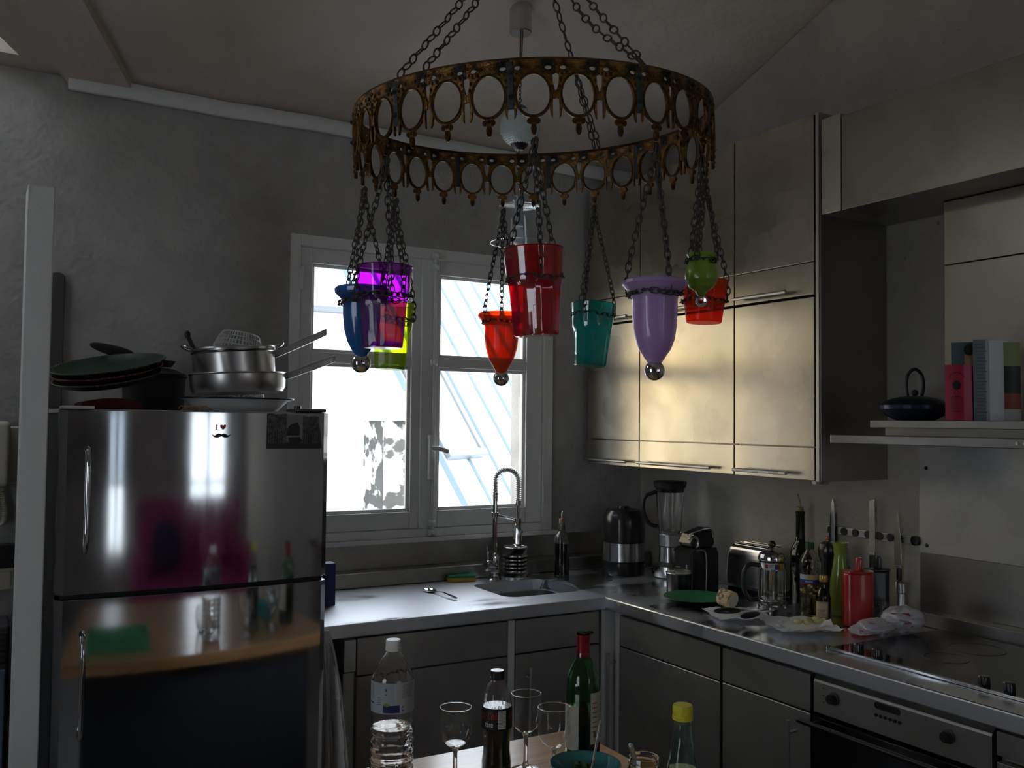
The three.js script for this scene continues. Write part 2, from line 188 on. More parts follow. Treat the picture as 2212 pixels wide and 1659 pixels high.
// ---------------------------------------------------------------- outside
{
  const zinc = mat([0.84, 0.86, 0.88], 0.5, 0, { map: withRep(T.zinc, 0.5) }), seamM = mat([0.17, 0.24, 0.29], 0.5), flash = mat([0.14, 0.16, 0.18], 0.5);
  const n = new THREE.Vector3(0.5, 0.52, 0.7).normalize(), down = new THREE.Vector3(0, -1, 0).addScaledVector(n, n.y).normalize(), side = new THREE.Vector3().crossVectors(n, down).normalize();
  const basis = new THREE.Matrix4().makeBasis(side, n, down).setPosition(2.2, 1.0, -5.2);
  const roof = thing('zinc_roof', 'sunlit pale zinc roof with blue grey standing seams outside the window', 'roof');
  const place = (g) => g.applyMatrix4(basis);
  for (let i = -2; i < 10; i++) part(roof, 'roof_sheet', place(BX(i * 0.52 + 0.005, i * 0.52 + 0.515, -0.05, 0, -4.2, 5, 0)), zinc);
  for (let i = -2; i <= 10; i++) part(roof, 'standing_seam', place(BX(i * 0.52 - 0.018, i * 0.52 + 0.018, -0.03, 0.035, -4.2, 5, 0.006)), seamM);
  for (const [i, z] of [[-2, 0.1], [-1, 1.1], [0, 0.1], [1, 1.1], [2, 0.2], [3, 1.2], [4, -0.6], [0, -1.6], [1, -2.1], [-1, -1.2]]) part(roof, 'sheet_lap', place(BX(i * 0.52 + 0.02, i * 0.52 + 0.5, 0, 0.006, z, z + 0.012, 0)), seamM);
  const velux = part(roof, 'roof_light', place(M(BX(-1.02, -0.2, 0, 0.09, -0.22, -0.14, 0.01), BX(-1.02, -0.2, 0, 0.07, -1.2, -1.14, 0.01), BX(-1.02, -0.96, 0, 0.07, -1.2, -0.2, 0.01), BX(-0.26, -0.2, 0, 0.07, -1.2, -0.2, 0.01))), flash, 'dark frame of a closed roof light');
  part(velux, 'pane', place(BX(-0.96, -0.26, 0.02, 0.04, -1.14, -0.2, 0)), mat([0.75, 0.8, 0.84], 0.3));
  const gable = solo('gable_wall', 'white rendered gable wall beyond the zinc roof', 'wall', BX(-3.4, 1.35, -6, 2.3, -7.4, -6.6, 0.01), mat([0.84, 0.84, 0.83], 0.9, 0, { map: withRep(T.zinc, 0.4) }));
  gable.userData.label = 'white rendered gable wall beside the flaking chimney outside the window';
  const ch = thing('chimney', 'old chimney stack with grey flaking render outside the window', 'chimney', [0.96, 0.3, -5.0]);
  part(ch, 'stack', box(0.42, 1.9, 0.5, 0, 0.25, 0, 0.01), mat([0.9, 0.9, 0.88], 0.95, 0, { map: withRep(T.flake, 1.0) }));
  part(ch, 'ledge', box(0.3, 0.07, 0.1, -0.08, 0.28, 0.28, 0.01), flash); part(ch, 'cap', box(0.5, 0.06, 0.58, 0, 1.22, 0, 0.01), mat([0.8, 0.8, 0.78], 0.9));
  for (let i = 0; i < 2; i++) part(ch, 'vent_slat', box(0.12, 0.05, 0.06, 0.15, 1.36 - i * 0.09, 0.2, 0.006), flash); part(ch, 'flue', box(0.18, 0.26, 0.2, 0.15, 1.34, 0.08, 0.01), zinc);
  const ridge = thing('distant_roof', 'distant low zinc roof under the sky beyond the gable wall', 'roof', [-0.4, 0, -12]);
  part(ridge, 'roof_slope', BX(-6, 10, 2.6, 4.3, -0.4, 0, 0.02), zinc); part(ridge, 'ridge_cap', BX(-6, 10, 4.28, 4.4, -0.3, 0.1, 0.02), seamM); part(ridge, 'gutter', BX(-6, 10, 3.3, 3.42, 0, 0.12, 0.02), flash);
  const st = mat([0.8, 0.73, 0.6], 0.9, 0, { map: withRep(T.stone, 0.3) }), fw = mat([0.8, 0.8, 0.78], 0.5), fg = mat([0.25, 0.28, 0.3], 0.1);
  const fac = (name, label, x0, x1, z0, z1, zf, dir) => { const b = thing(name, label, 'building'); part(b, 'wall', BX(x0, x1, -8, dir > 0 ? 9 : 7, z0, z1, 0), dir > 0 ? st : mat([0.72, 0.72, 0.7], 0.9)); for (let i = 0; i * 2.1 + 1.6 < x1 - x0; i++) for (let j = -1; j < (dir > 0 ? 3 : 2); j++) { const x = x0 + 0.8 + i * 2.1, y = 0.4 + j * 2.6; const f = part(b, 'window', M(BX(x, x + 0.08, y, y + 1.6, zf - 0.03, zf + 0.03), BX(x + 0.72, x + 0.8, y, y + 1.6, zf - 0.03, zf + 0.03), BX(x, x + 0.8, y + 1.52, y + 1.6, zf - 0.03, zf + 0.03), BX(x, x + 0.8, y, y + 0.08, zf - 0.03, zf + 0.03)), fw); part(f, 'pane', BX(x + 0.08, x + 0.72, y + 0.08, y + 1.52, zf - 0.015, zf + 0.015, 0), fg); } return b; };
  fac('street_building', 'sunlit cream stone building across the courtyard, mirrored in the cabinet doors', -14, -3.6, -9.6, -9, -9, 1);
  fac('street_building', 'pale grey stone building across the street, mirrored in the refrigerator door', -12, 8, 13, 13.6, 13, -1);
}

// ---------------------------------------------------------------- worktop, sink, splashbacks
{
  const hole = rrect(-0.944, -0.616, 0.192, 0.488, 0.055, 8);
  solo('worktop', 'continuous brushed stainless steel corner worktop with sink cut-out', 'worktop', slab([[-1.645, 0.002], [-0.002, 0.002], [-0.002, 2.62], [-0.635, 2.62], [-0.635, 0.62], [-1.645, 0.62]], 0.858, 0.9, [hole], 0.004), K.counter);
  const s = thing('sink', 'square stainless steel sink sunk into the worktop under the window', 'sink', [-0.78, 0.7, 0.34]);
  const o = rrect(-0.172, 0.172, -0.156, 0.156, 0.06, 8), i = rrect(-0.163, 0.163, -0.147, 0.147, 0.052, 8);
  part(s, 'basin', M(slab(o, 0.02, 0.157, [i]), slab(o, 0.012, 0.02)), K.steel); part(s, 'drain', mv(L([[0, 0], [0.03, 0], [0.032, 0.004], [0.026, 0.003], [0.024, 0.001], [0, 0.001]]), 0, 0.02, 0), K.chrome);
  const b = thing('backsplash', 'stainless steel upstand and sheet below the window', 'backsplash');
  part(b, 'upstand', BX(-1.645, -0.01, 0.9005, 0.953, 0.002, 0.085, 0.004), K.panel); part(b, 'sheet', BX(-1.645, -0.005, 0.953, 1.041, 0.001, 0.005, 0.001), K.panel);
  const c = thing('backsplash', 'screwed stainless steel panels on the wall behind the hob', 'backsplash');
  part(c, 'sheet', BX(-0.006, -0.001, 1.112, 1.442, 1.385, 2.6, 0.001), K.base, 'paler upper steel sheet'); part(c, 'sheet', BX(-0.004, -0.001, 0.942, 1.111, 1.385, 2.6, 0.001), K.panel);
  part(c, 'upstand', BX(-0.055, -0.001, 0.9005, 0.942, 1.4, 2.6, 0.003), K.panel);
  for (const [y, z] of [[1.37, 1.41], [1.135, 1.41], [1.135, 1.78], [1.08, 1.78], [1.37, 1.78]]) part(c, 'screw', mv(rot(cyl(0.006, 0.004, 0.004), 0, 0, Math.PI / 2), -0.008, y, z), K.dark);
}
// ---------------------------------------------------------------- wall cabinets
const barHandle = (parent, z0, z1, y, x) => part(parent, 'handle', M(rod([x, y, z0], [x, y, z1], 0.006), rod([x, y, z0 + 0.03], [x + 0.025, y, z0 + 0.03], 0.004), rod([x, y, z1 - 0.03], [x + 0.025, y, z1 - 0.03], 0.004)), K.satin, 'steel bar handle');
{
  const zs = [0.0416, 0.388, 0.903, 1.25], where = ['by the window corner', 'between two others, behind the lilac lamp', 'at the open end beside the bulkhead'];
  for (let i = 0; i < 3; i++) for (const up of [1, 0]) {
    const z0 = zs[i] + 0.0015, z1 = zs[i + 1] - 0.0015;
    const t = thing('wall_cabinet', `${up ? 'upper row' : 'lower row'} stainless steel wall cabinet ${where[i]}`, 'cabinet', [0, 0, 0], 0, 'stainless steel wall cabinets');
    const y0 = up ? 1.896 : 1.326, y1 = up ? 2.459 : 1.893, ys = up ? 2.0 : 1.43;
    part(t, 'body', BX(-0.293, -0.002, y0 + 0.003, y1 - 0.001, z0, z1, 0.001), K.panel);
    part(t, 'door', BX(-0.312, -0.294, ys + 0.0015, y1 - 0.002, z0 + 0.001, z1 - 0.001, 0.0015), K.door);
    const r = part(t, 'lower_rail', BX(-0.312, -0.294, y0 + 0.003, ys - 0.0015, z0 + 0.001, z1 - 0.001, 0.0015), K.door);
    barHandle(r, z0 + 0.02 + (i === 0 ? -0.01 : 0), z1 - (i === 0 ? 0.05 : 0.09), up ? 1.915 : 1.347, -0.338);
  }
  const e = thing('cabinet_end_panel', 'plain steel end panel closing the row of wall cabinets', 'panel');
  part(e, 'panel', BX(-0.305, -0.002, 1.326, 2.459, 1.252, 1.268, 0.0015), K.panel); part(e, 'edge_strip', BX(-0.312, -0.306, 1.326, 2.459, 1.254, 1.266, 0.0015), K.satin, 'bright steel edge strip');
  const b = thing('bulkhead', 'stainless steel bulkhead box running from the cabinets over the hood', 'bulkhead');
  part(b, 'filler', BX(-0.305, -0.002, 2.14, 2.435, 1.271, 1.345, 0.002), K.base); part(b, 'panel', BX(-0.305, -0.002, 2.14, 2.425, 1.348, 2.62, 0.002), K.panel);
  const l = thing('cabinet_light', 'round steel spot light under the end wall cabinet', 'light', [-0.2, 1.324, 1.17]);
  part(l, 'housing', L([[0, 0], [0.028, 0], [0.03, -0.004], [0.028, -0.013], [0.02, -0.015], [0, -0.015]]), K.steel); part(l, 'lens', mv(cyl(0.018, 0.018, 0.002), 0, -0.016, 0), mat([0.5, 0.5, 0.48], 0.15));
}
// ---------------------------------------------------------------- cooker hood
{
  const h = thing('cooker_hood', 'stainless steel cooker hood with chimney and shelf', 'hood');
  part(h, 'chimney_panel', BX(-0.15, -0.002, 1.957, 2.138, 1.577, 2.3, 0.002), K.panel); part(h, 'chimney_panel', BX(-0.15, -0.002, 1.514, 1.955, 1.577, 2.3, 0.002), K.panel);
  part(h, 'shelf', BX(-0.31, -0.002, 1.492, 1.5135, 1.45, 2.45, 0.002), K.panel); part(h, 'recess', BX(-0.27, -0.002, 1.4715, 1.492, 1.47, 2.43, 0), K.panel);
  const v = part(h, 'visor', BX(-0.475, -0.002, 1.449, 1.4715, 1.45, 2.45, 0.002), K.panel);
  for (let i = 0; i < 4; i++) part(v, 'button', mv(rot(cyl(0.004, 0.004, 0.003, 0, 0, 0, 16), 0, 0, Math.PI / 2), -0.4765, 1.461, 1.985 + i * 0.018), K.white);
}
// ---------------------------------------------------------------- base cabinets
const fronts = (t, horiz, a0, a1, plane, drawerY, handleAt) => {
  const B = horiz ? (y0, y1) => BX(a0, a1, y0, y1, plane - 0.018, plane, 0.003) : (y0, y1) => BX(plane, plane + 0.018, y0, y1, a0, a1, 0.003);
  part(t, 'drawer_front', B(drawerY, horiz ? 0.85 : 0.84), K.base);
  const d = part(t, 'door', B(0.1, drawerY - 0.004), K.base);
  if (handleAt !== undefined) part(d, 'handle', horiz ? M(rod([handleAt, 0.35, plane + 0.03], [handleAt, 0.7, plane + 0.03], 0.005), rod([handleAt, 0.665, plane], [handleAt, 0.665, plane + 0.03], 0.004), rod([handleAt, 0.39, plane], [handleAt, 0.39, plane + 0.03], 0.004)) : M(rod([plane - 0.032, 0.3, handleAt], [plane - 0.032, 0.712, handleAt], 0.006), rod([plane, 0.68, handleAt], [plane - 0.032, 0.68, handleAt], 0.004), rod([plane, 0.34, handleAt], [plane - 0.032, 0.34, handleAt], 0.004)), K.satin, 'upright steel bar handle');
};
{
  let t = thing('base_cabinet', 'steel fronted base cabinet under the worktop beside the refrigerator', 'cabinet', [0, 0, 0], 0, 'stainless steel base cabinets');
  part(t, 'body', BX(-1.53, -1.01, 0.1, 0.83, 0.06, 0.578, 0.001), K.carcass); fronts(t, true, -1.525, -1.01, 0.6, 0.74);
  part(t, 'side_panel', BX(-1.568, -1.534, 0.1, 0.752, 0.2, 0.602, 0.002), K.carcass); part(t, 'side_block', BX(-1.568, -1.532, 0.757, 0.85, 0.2, 0.61, 0.002), K.carcass); part(t, 'plinth', BX(-1.53, -1.01, 0, 0.1, 0.1, 0.55, 0), K.base);
  t = thing('base_cabinet', 'steel fronted base cabinet under the sink with slim upright handle', 'cabinet', [0, 0, 0], 0, 'stainless steel base cabinets');
  part(t, 'body', BX(-0.982, -0.64, 0.1, 0.68, 0.06, 0.578, 0.001), K.carcass); part(t, 'side_panel', BX(-1.006, -0.984, 0.1, 0.853, 0.2, 0.603, 0.001), K.carcass, 'pale edge of the side panel'); fronts(t, true, -0.98, -0.645, 0.6, 0.742, -0.937); part(t, 'plinth', BX(-0.993, -0.64, 0, 0.1, 0.1, 0.55, 0), K.base);
  solo('corner_filler', 'pale upright filler post in the worktop corner', 'filler', BX(-0.632, -0.585, 0.0, 0.854, 0.575, 0.612, 0.002), K.carcass);
  t = thing('base_cabinet', 'steel fronted base cabinet right of the corner filler post', 'cabinet', [0, 0, 0], 0, 'stainless steel base cabinets');
  part(t, 'body', BX(-0.578, -0.05, 0.1, 0.85, 0.63, 1.143, 0.001), K.panel); part(t, 'side_panel', BX(-0.59, -0.579, 0.1, 0.85, 0.616, 0.645, 0.001), K.carcass); fronts(t, false, 0.652, 1.147, -0.6, 0.74, 0.634); part(t, 'plinth', BX(-0.55, -0.05, 0, 0.1, 0.63, 1.15, 0), K.base);
  t = thing('base_cabinet', 'narrow steel fronted base cabinet next to the oven', 'cabinet', [0, 0, 0], 0, 'stainless steel base cabinets');
  part(t, 'body', BX(-0.578, -0.05, 0.1, 0.85, 1.157, 1.49, 0.001), K.panel); fronts(t, false, 1.158, 1.49, -0.6, 0.742, 1.442); part(t, 'plinth', BX(-0.55, -0.05, 0, 0.1, 1.157, 1.49, 0), K.base);
  t = thing('base_cabinet', 'steel base cabinet with stepped drawers on the far side of the oven', 'cabinet', [0, 0, 0], 0, 'stainless steel base cabinets');
  part(t, 'body', BX(-0.578, -0.05, 0.1, 0.85, 2.006, 2.6, 0.001), K.panel); part(t, 'drawer_front', BX(-0.6, -0.582, 0.79, 0.842, 2.008, 2.6, 0.0015), K.base); part(t, 'drawer_front', BX(-0.6, -0.582, 0.7, 0.776, 2.008, 2.6, 0.0015), K.base); part(t, 'door', BX(-0.6, -0.582, 0.1, 0.69, 2.008, 2.6, 0.0015), K.base);
}
// ---------------------------------------------------------------- oven and hob
{
  const o = thing('oven', 'built-in oven with steel control panel and black glass door', 'oven', [0, 0, 0]);
  part(o, 'body', BX(-0.575, -0.05, 0.12, 0.83, 1.503, 1.996, 0.001), K.matte);
  const cp = ext(poly([[-0.6, 0.748], [-0.57, 0.748], [-0.57, 0.846], [-0.582, 0.846], [-0.597, 0.832], [-0.6, 0.826]]), 0.493, 0.0008); cp.scale(1, 1, 1); cp.translate(0, 0, 1.503);
  const p = part(o, 'control_panel', uvm(cp), K.base);
  const kx = (z, y) => part(p, 'knob', mv(rot(L([[0, 0], [0.016, 0], [0.016, 0.004], [0.013, 0.006], [0.0125, 0.018], [0.011, 0.02], [0, 0.02]], 28), 0, 0, Math.PI / 2), -0.6, y, z), K.dark, 'round black control knob');
  kx(1.57, 0.797); kx(1.895, 0.797);
  part(p, 'display', rot(mv(ext(poly(rrect(-0.037, 0.037, -0.008, 0.008, 0.007)), 0.001, 0), 0, 0, 0), 0, -Math.PI / 2, 0).translate(-0.6, 0.815, 1.73), K.blackGlass);
  for (let i = 0; i < 6; i++) part(p, 'button', mv(rot(cyl(0.0042, 0.0042, 0.004, 0, 0, 0, 14), 0, 0, Math.PI / 2), -0.6005, 0.791, 1.698 + i * 0.0135), K.dark);
  for (let i = 0; i < 3; i++) part(p, 'marking', mv(box(0.0006, 0.003, 0.003, 0, 0, 0, 0), -0.6003, 0.815 - i * 0.018, 1.535), K.dark);
  const d = part(o, 'door', BX(-0.604, -0.577, 0.16, 0.738, 1.503, 1.996, 0.003), K.blackGlass);
  part(d, 'handle', M(rod([-0.645, 0.728, 1.49], [-0.645, 0.728, 2.0], 0.007), rod([-0.604, 0.728, 1.53], [-0.645, 0.728, 1.53], 0.006), rod([-0.604, 0.728, 1.97], [-0.645, 0.728, 1.97], 0.006)), K.black);
  const h = thing('hob', 'dark glass hob with front knobs set in the worktop', 'hob', [0, 0.9, 0]);
  part(h, 'glass_top', BX(-0.53, -0.07, 0.0005, 0.006, 1.497, 2.4, 0.002), mat([0.03, 0.029, 0.027], 0.16)); part(h, 'front_trim', BX(-0.541, -0.531, 0.0005, 0.008, 1.492, 2.4, 0.002), K.chrome); part(h, 'control_strip', BX(-0.529, -0.47, 0.006, 0.0068, 1.5, 2.4, 0), K.blackGlass);
  for (const z of [1.565, 1.622, 1.915, 1.975]) part(h, 'knob', mv(L([[0, 0], [0.014, 0], [0.013, 0.016], [0.011, 0.019], [0, 0.019]], 24), -0.5, 0.0068, z), K.black);
  for (const [x, z, r] of [[-0.2, 1.7, 0.07], [-0.36, 1.72, 0.055], [-0.2, 2.05, 0.08]]) part(h, 'cooking_ring', mv(rot(new THREE.TorusGeometry(r, 0.0012, 6, 64), Math.PI / 2), x, 0.006, z), mat([0.12, 0.1, 0.08], 0.4));
}
// ---------------------------------------------------------------- refrigerator
{
  const f = thing('refrigerator', 'large stainless steel fridge freezer with curved doors and bar handles', 'refrigerator', [-1.9985, 0, 0]);
  part(f, 'body', BX(-0.343, 0.343, 0.03, 1.508, 0.045, 0.625, 0.004), K.matte); part(f, 'top_cover', BX(-0.345, 0.345, 1.508, 1.519, 0.045, 0.66, 0.003), mat([0.35, 0.35, 0.35], 0.4));
  const W = 0.3465, sag = 0.02, N = 40, curve = [];
  for (let i = 0; i <= N; i++) { const t = -1 + 2 * i / N, e = Math.max(0, (Math.abs(t) - 0.955) / 0.045); curve.push([t * W, 0.703 - sag * t * t + 0.004 - 0.016 * (1 - Math.sqrt(Math.max(0, 1 - e * e)))]); }
  const out = [[-W, 0.632], ...curve, [W, 0.632]].reverse();
  const door = (y0, y1) => { const g = slab(out, y0, y1, [], 0.0015); return g; };
  part(f, 'freezer_door', door(1.058, 1.516), K.fridge, 'mirror-like steel freezer door'); part(f, 'fridge_door', door(0.09, 1.046), K.fridge, 'mirror-like steel lower door');
  part(f, 'door_gap', BX(-0.335, 0.335, 1.046, 1.058, 0.63, 0.672, 0), K.matte);
  for (const [y0, y1] of [[1.165, 1.42], [0.71, 0.96]]) part(f, 'handle', M(tube([[-0.285, y0, 0.69], [-0.285, y0 + 0.004, 0.722], [-0.285, y0 + 0.03, 0.735], [-0.285, (y0 + y1) / 2, 0.737], [-0.285, y1 - 0.03, 0.735], [-0.285, y1 - 0.004, 0.722], [-0.285, y1, 0.69]], 0.0065, 60, 12)), K.chrome, 'chrome bar handle');
  part(f, 'hinge_cover', M(BX(0.245, 0.335, 1.519, 1.528, 0.6, 0.69, 0.003), cyl(0.01, 0.01, 0.012, 0.26, 1.53, 0.66)), K.black); part(f, 'hinge_cover', BX(-0.343, -0.27, 1.519, 1.527, 0.6, 0.7, 0.002), mat([0.6, 0.6, 0.6], 0.35));
  // sticker and postcard on the freezer door
  const zf = (x) => { const t = x / W; return 0.707 - sag * t * t; };
  const curved = (x0, x1, y0, y1, off, pts) => { const g = new THREE.PlaneGeometry(x1 - x0, y1 - y0, 12, 8), p = g.attributes.position; for (let i = 0; i < p.count; i++) { const x = p.getX(i) + (x0 + x1) / 2, y = p.getY(i) + (y0 + y1) / 2; const [dx, dy] = pts ? pts((x - x0) / (x1 - x0), (y - y0) / (y1 - y0)) : [0, 0]; p.setXYZ(i, x + dx, y + dy, zf(x) + off); } g.computeVertexNormals(); return g; };
  const stk = thing('sticker', 'small printed sticker with a red heart and black moustache on the freezer door', 'sticker', [-1.9985, 0, 0]);
  const ink = mat([0.02, 0.02, 0.02], 0.5), heartM = mat([0.6, 0.02, 0.03], 0.45);
  const wrap = (g) => { const p = g.attributes.position; for (let i = 0; i < p.count; i++) p.setZ(i, p.getZ(i) + zf(p.getX(i)) + 0.0004); g.computeVertexNormals(); return g; };
  const hs = new THREE.Shape(); hs.moveTo(0, -0.0075); hs.bezierCurveTo(-0.013, 0.0015, -0.0075, 0.0105, 0, 0.004); hs.bezierCurveTo(0.0075, 0.0105, 0.013, 0.0015, 0, -0.0075);
  part(stk, 'heart', wrap(mv(clean(new THREE.ExtrudeGeometry(hs, { depth: 0.0003, bevelEnabled: false })), 0.0445, 1.476, 0)), heartM, 'red heart');
  part(stk, 'letter', wrap(M(BX(0.0268, 0.0292, 1.469, 1.482, 0, 0.0003, 0), BX(0.0252, 0.0308, 1.469, 1.4704, 0, 0.0003, 0), BX(0.0252, 0.0308, 1.4806, 1.482, 0, 0.0003, 0))), ink, 'black capital letter I');
  const ms = new THREE.Shape(); ms.moveTo(0, 0.002); ms.bezierCurveTo(0.004, 0.006, 0.010, 0.006, 0.014, 0.0015); ms.bezierCurveTo(0.017, -0.001, 0.020, -0.0005, 0.0245, 0.003); ms.bezierCurveTo(0.022, -0.0075, 0.008, -0.0085, 0, -0.002); ms.bezierCurveTo(-0.008, -0.0085, -0.022, -0.0075, -0.0245, 0.003); ms.bezierCurveTo(-0.020, -0.0005, -0.017, -0.001, -0.014, 0.0015); ms.bezierCurveTo(-0.010, 0.006, -0.004, 0.006, 0, 0.002);
  part(stk, 'moustache', wrap(mv(clean(new THREE.ExtrudeGeometry(ms, { depth: 0.0003, bevelEnabled: false })), 0.0405, 1.454, 0)), ink, 'black moustache');
  const card = canvasTex(512, 340, (x, w, h) => {
    x.fillStyle = '#5d5d5d'; x.fillRect(0, 0, w, h); const r = rng(5);
    for (let i = 0; i < 1500; i++) { const k = 20 + r() * 120 | 0, px = r() * w, py = r() * h * 0.8, d = Math.abs(px - w * 0.5) / w; if (d < 0.16 && r() < 0.85) continue; x.fillStyle = `rgba(${k},${k},${k},0.35)`; x.beginPath(); x.arc(px, py, 4 + r() * 16, 0, 7); x.fill(); }
    x.fillStyle = 'rgba(190,190,190,0.55)'; x.fillRect(w * 0.36, 0, w * 0.3, h * 0.8);
    for (let i = 0; i < 14; i++) { x.fillStyle = 'rgba(15,15,15,0.7)'; const px = (i < 7 ? i * 0.045 : 0.68 + (i - 7) * 0.045) * w; x.fillRect(px, h * 0.45, 3 + r() * 6, h * 0.4); }
    x.fillStyle = '#3d3f35'; x.fillRect(0, h * 0.84, w, h * 0.16);
    x.fillStyle = '#242424'; x.beginPath(); x.moveTo(w * 0.36, h * 0.62); x.bezierCurveTo(w * 0.34, h * 0.4, w * 0.45, h * 0.2, w * 0.56, h * 0.24); x.bezierCurveTo(w * 0.62, h * 0.35, w * 0.61, h * 0.55, w * 0.6, h * 0.62); x.fill();
    x.beginPath(); x.moveTo(w * 0.39, h * 0.68); x.lineTo(w * 0.6, h * 0.66); x.lineTo(w * 0.66, h * 0.76); x.lineTo(w * 0.52, h * 0.92); x.lineTo(w * 0.42, h * 0.88); x.fill();
  });
  const pc = solo('postcard', 'torn black and white photograph of a balanced boulder on the freezer door', 'postcard', curved(0.163, 0.318, 1.417, 1.513, 0.0012, (u, v) => [u > 0.9 ? (0.5 - v) * 0.012 * (u - 0.9) * 10 : 0, v > 0.5 ? -0.006 * sstep(0.2, 0.9, u) * (v - 0.5) * 2 + 0.0015 * Math.sin(u * 23) : 0]), mat([0.75, 0.75, 0.75], 0.5, 0, { map: card }));
  pc.position.x = -1.9985;
}

// ---------------------------------------------------------------- chains
const LINK = sc(new THREE.TorusGeometry(0.0046, 0.0011, 5, 12), 1, 1.75, 1);
function chainGeo(pts, pitch = 0.0122, closed = false, scale = 1, linkGeo = LINK) {
  const c = new THREE.CatmullRomCurve3(P3(pts), closed, 'centripetal'), len = c.getLength(), n = Math.max(2, Math.round(len / (pitch * scale))), out = [], up = new THREE.Vector3(0, 1, 0);
  c.arcLengthDivisions = 400; c.updateArcLengths();
  for (let i = 0; i < n; i++) {
    const t = (i + 0.5) / n, p = c.getPointAt(t), d = c.getTangentAt(t), g = linkGeo.clone(), s = len / n / pitch;
    g.scale(scale, s, scale); g.rotateY((i % 2) * Math.PI / 2 + 0.5 + 0.25 * Math.sin(i * 1.7)); g.applyQuaternion(new THREE.Quaternion().setFromUnitVectors(up, d)); g.translate(p.x, p.y, p.z); out.push(g);
  }
  return M(out);
}
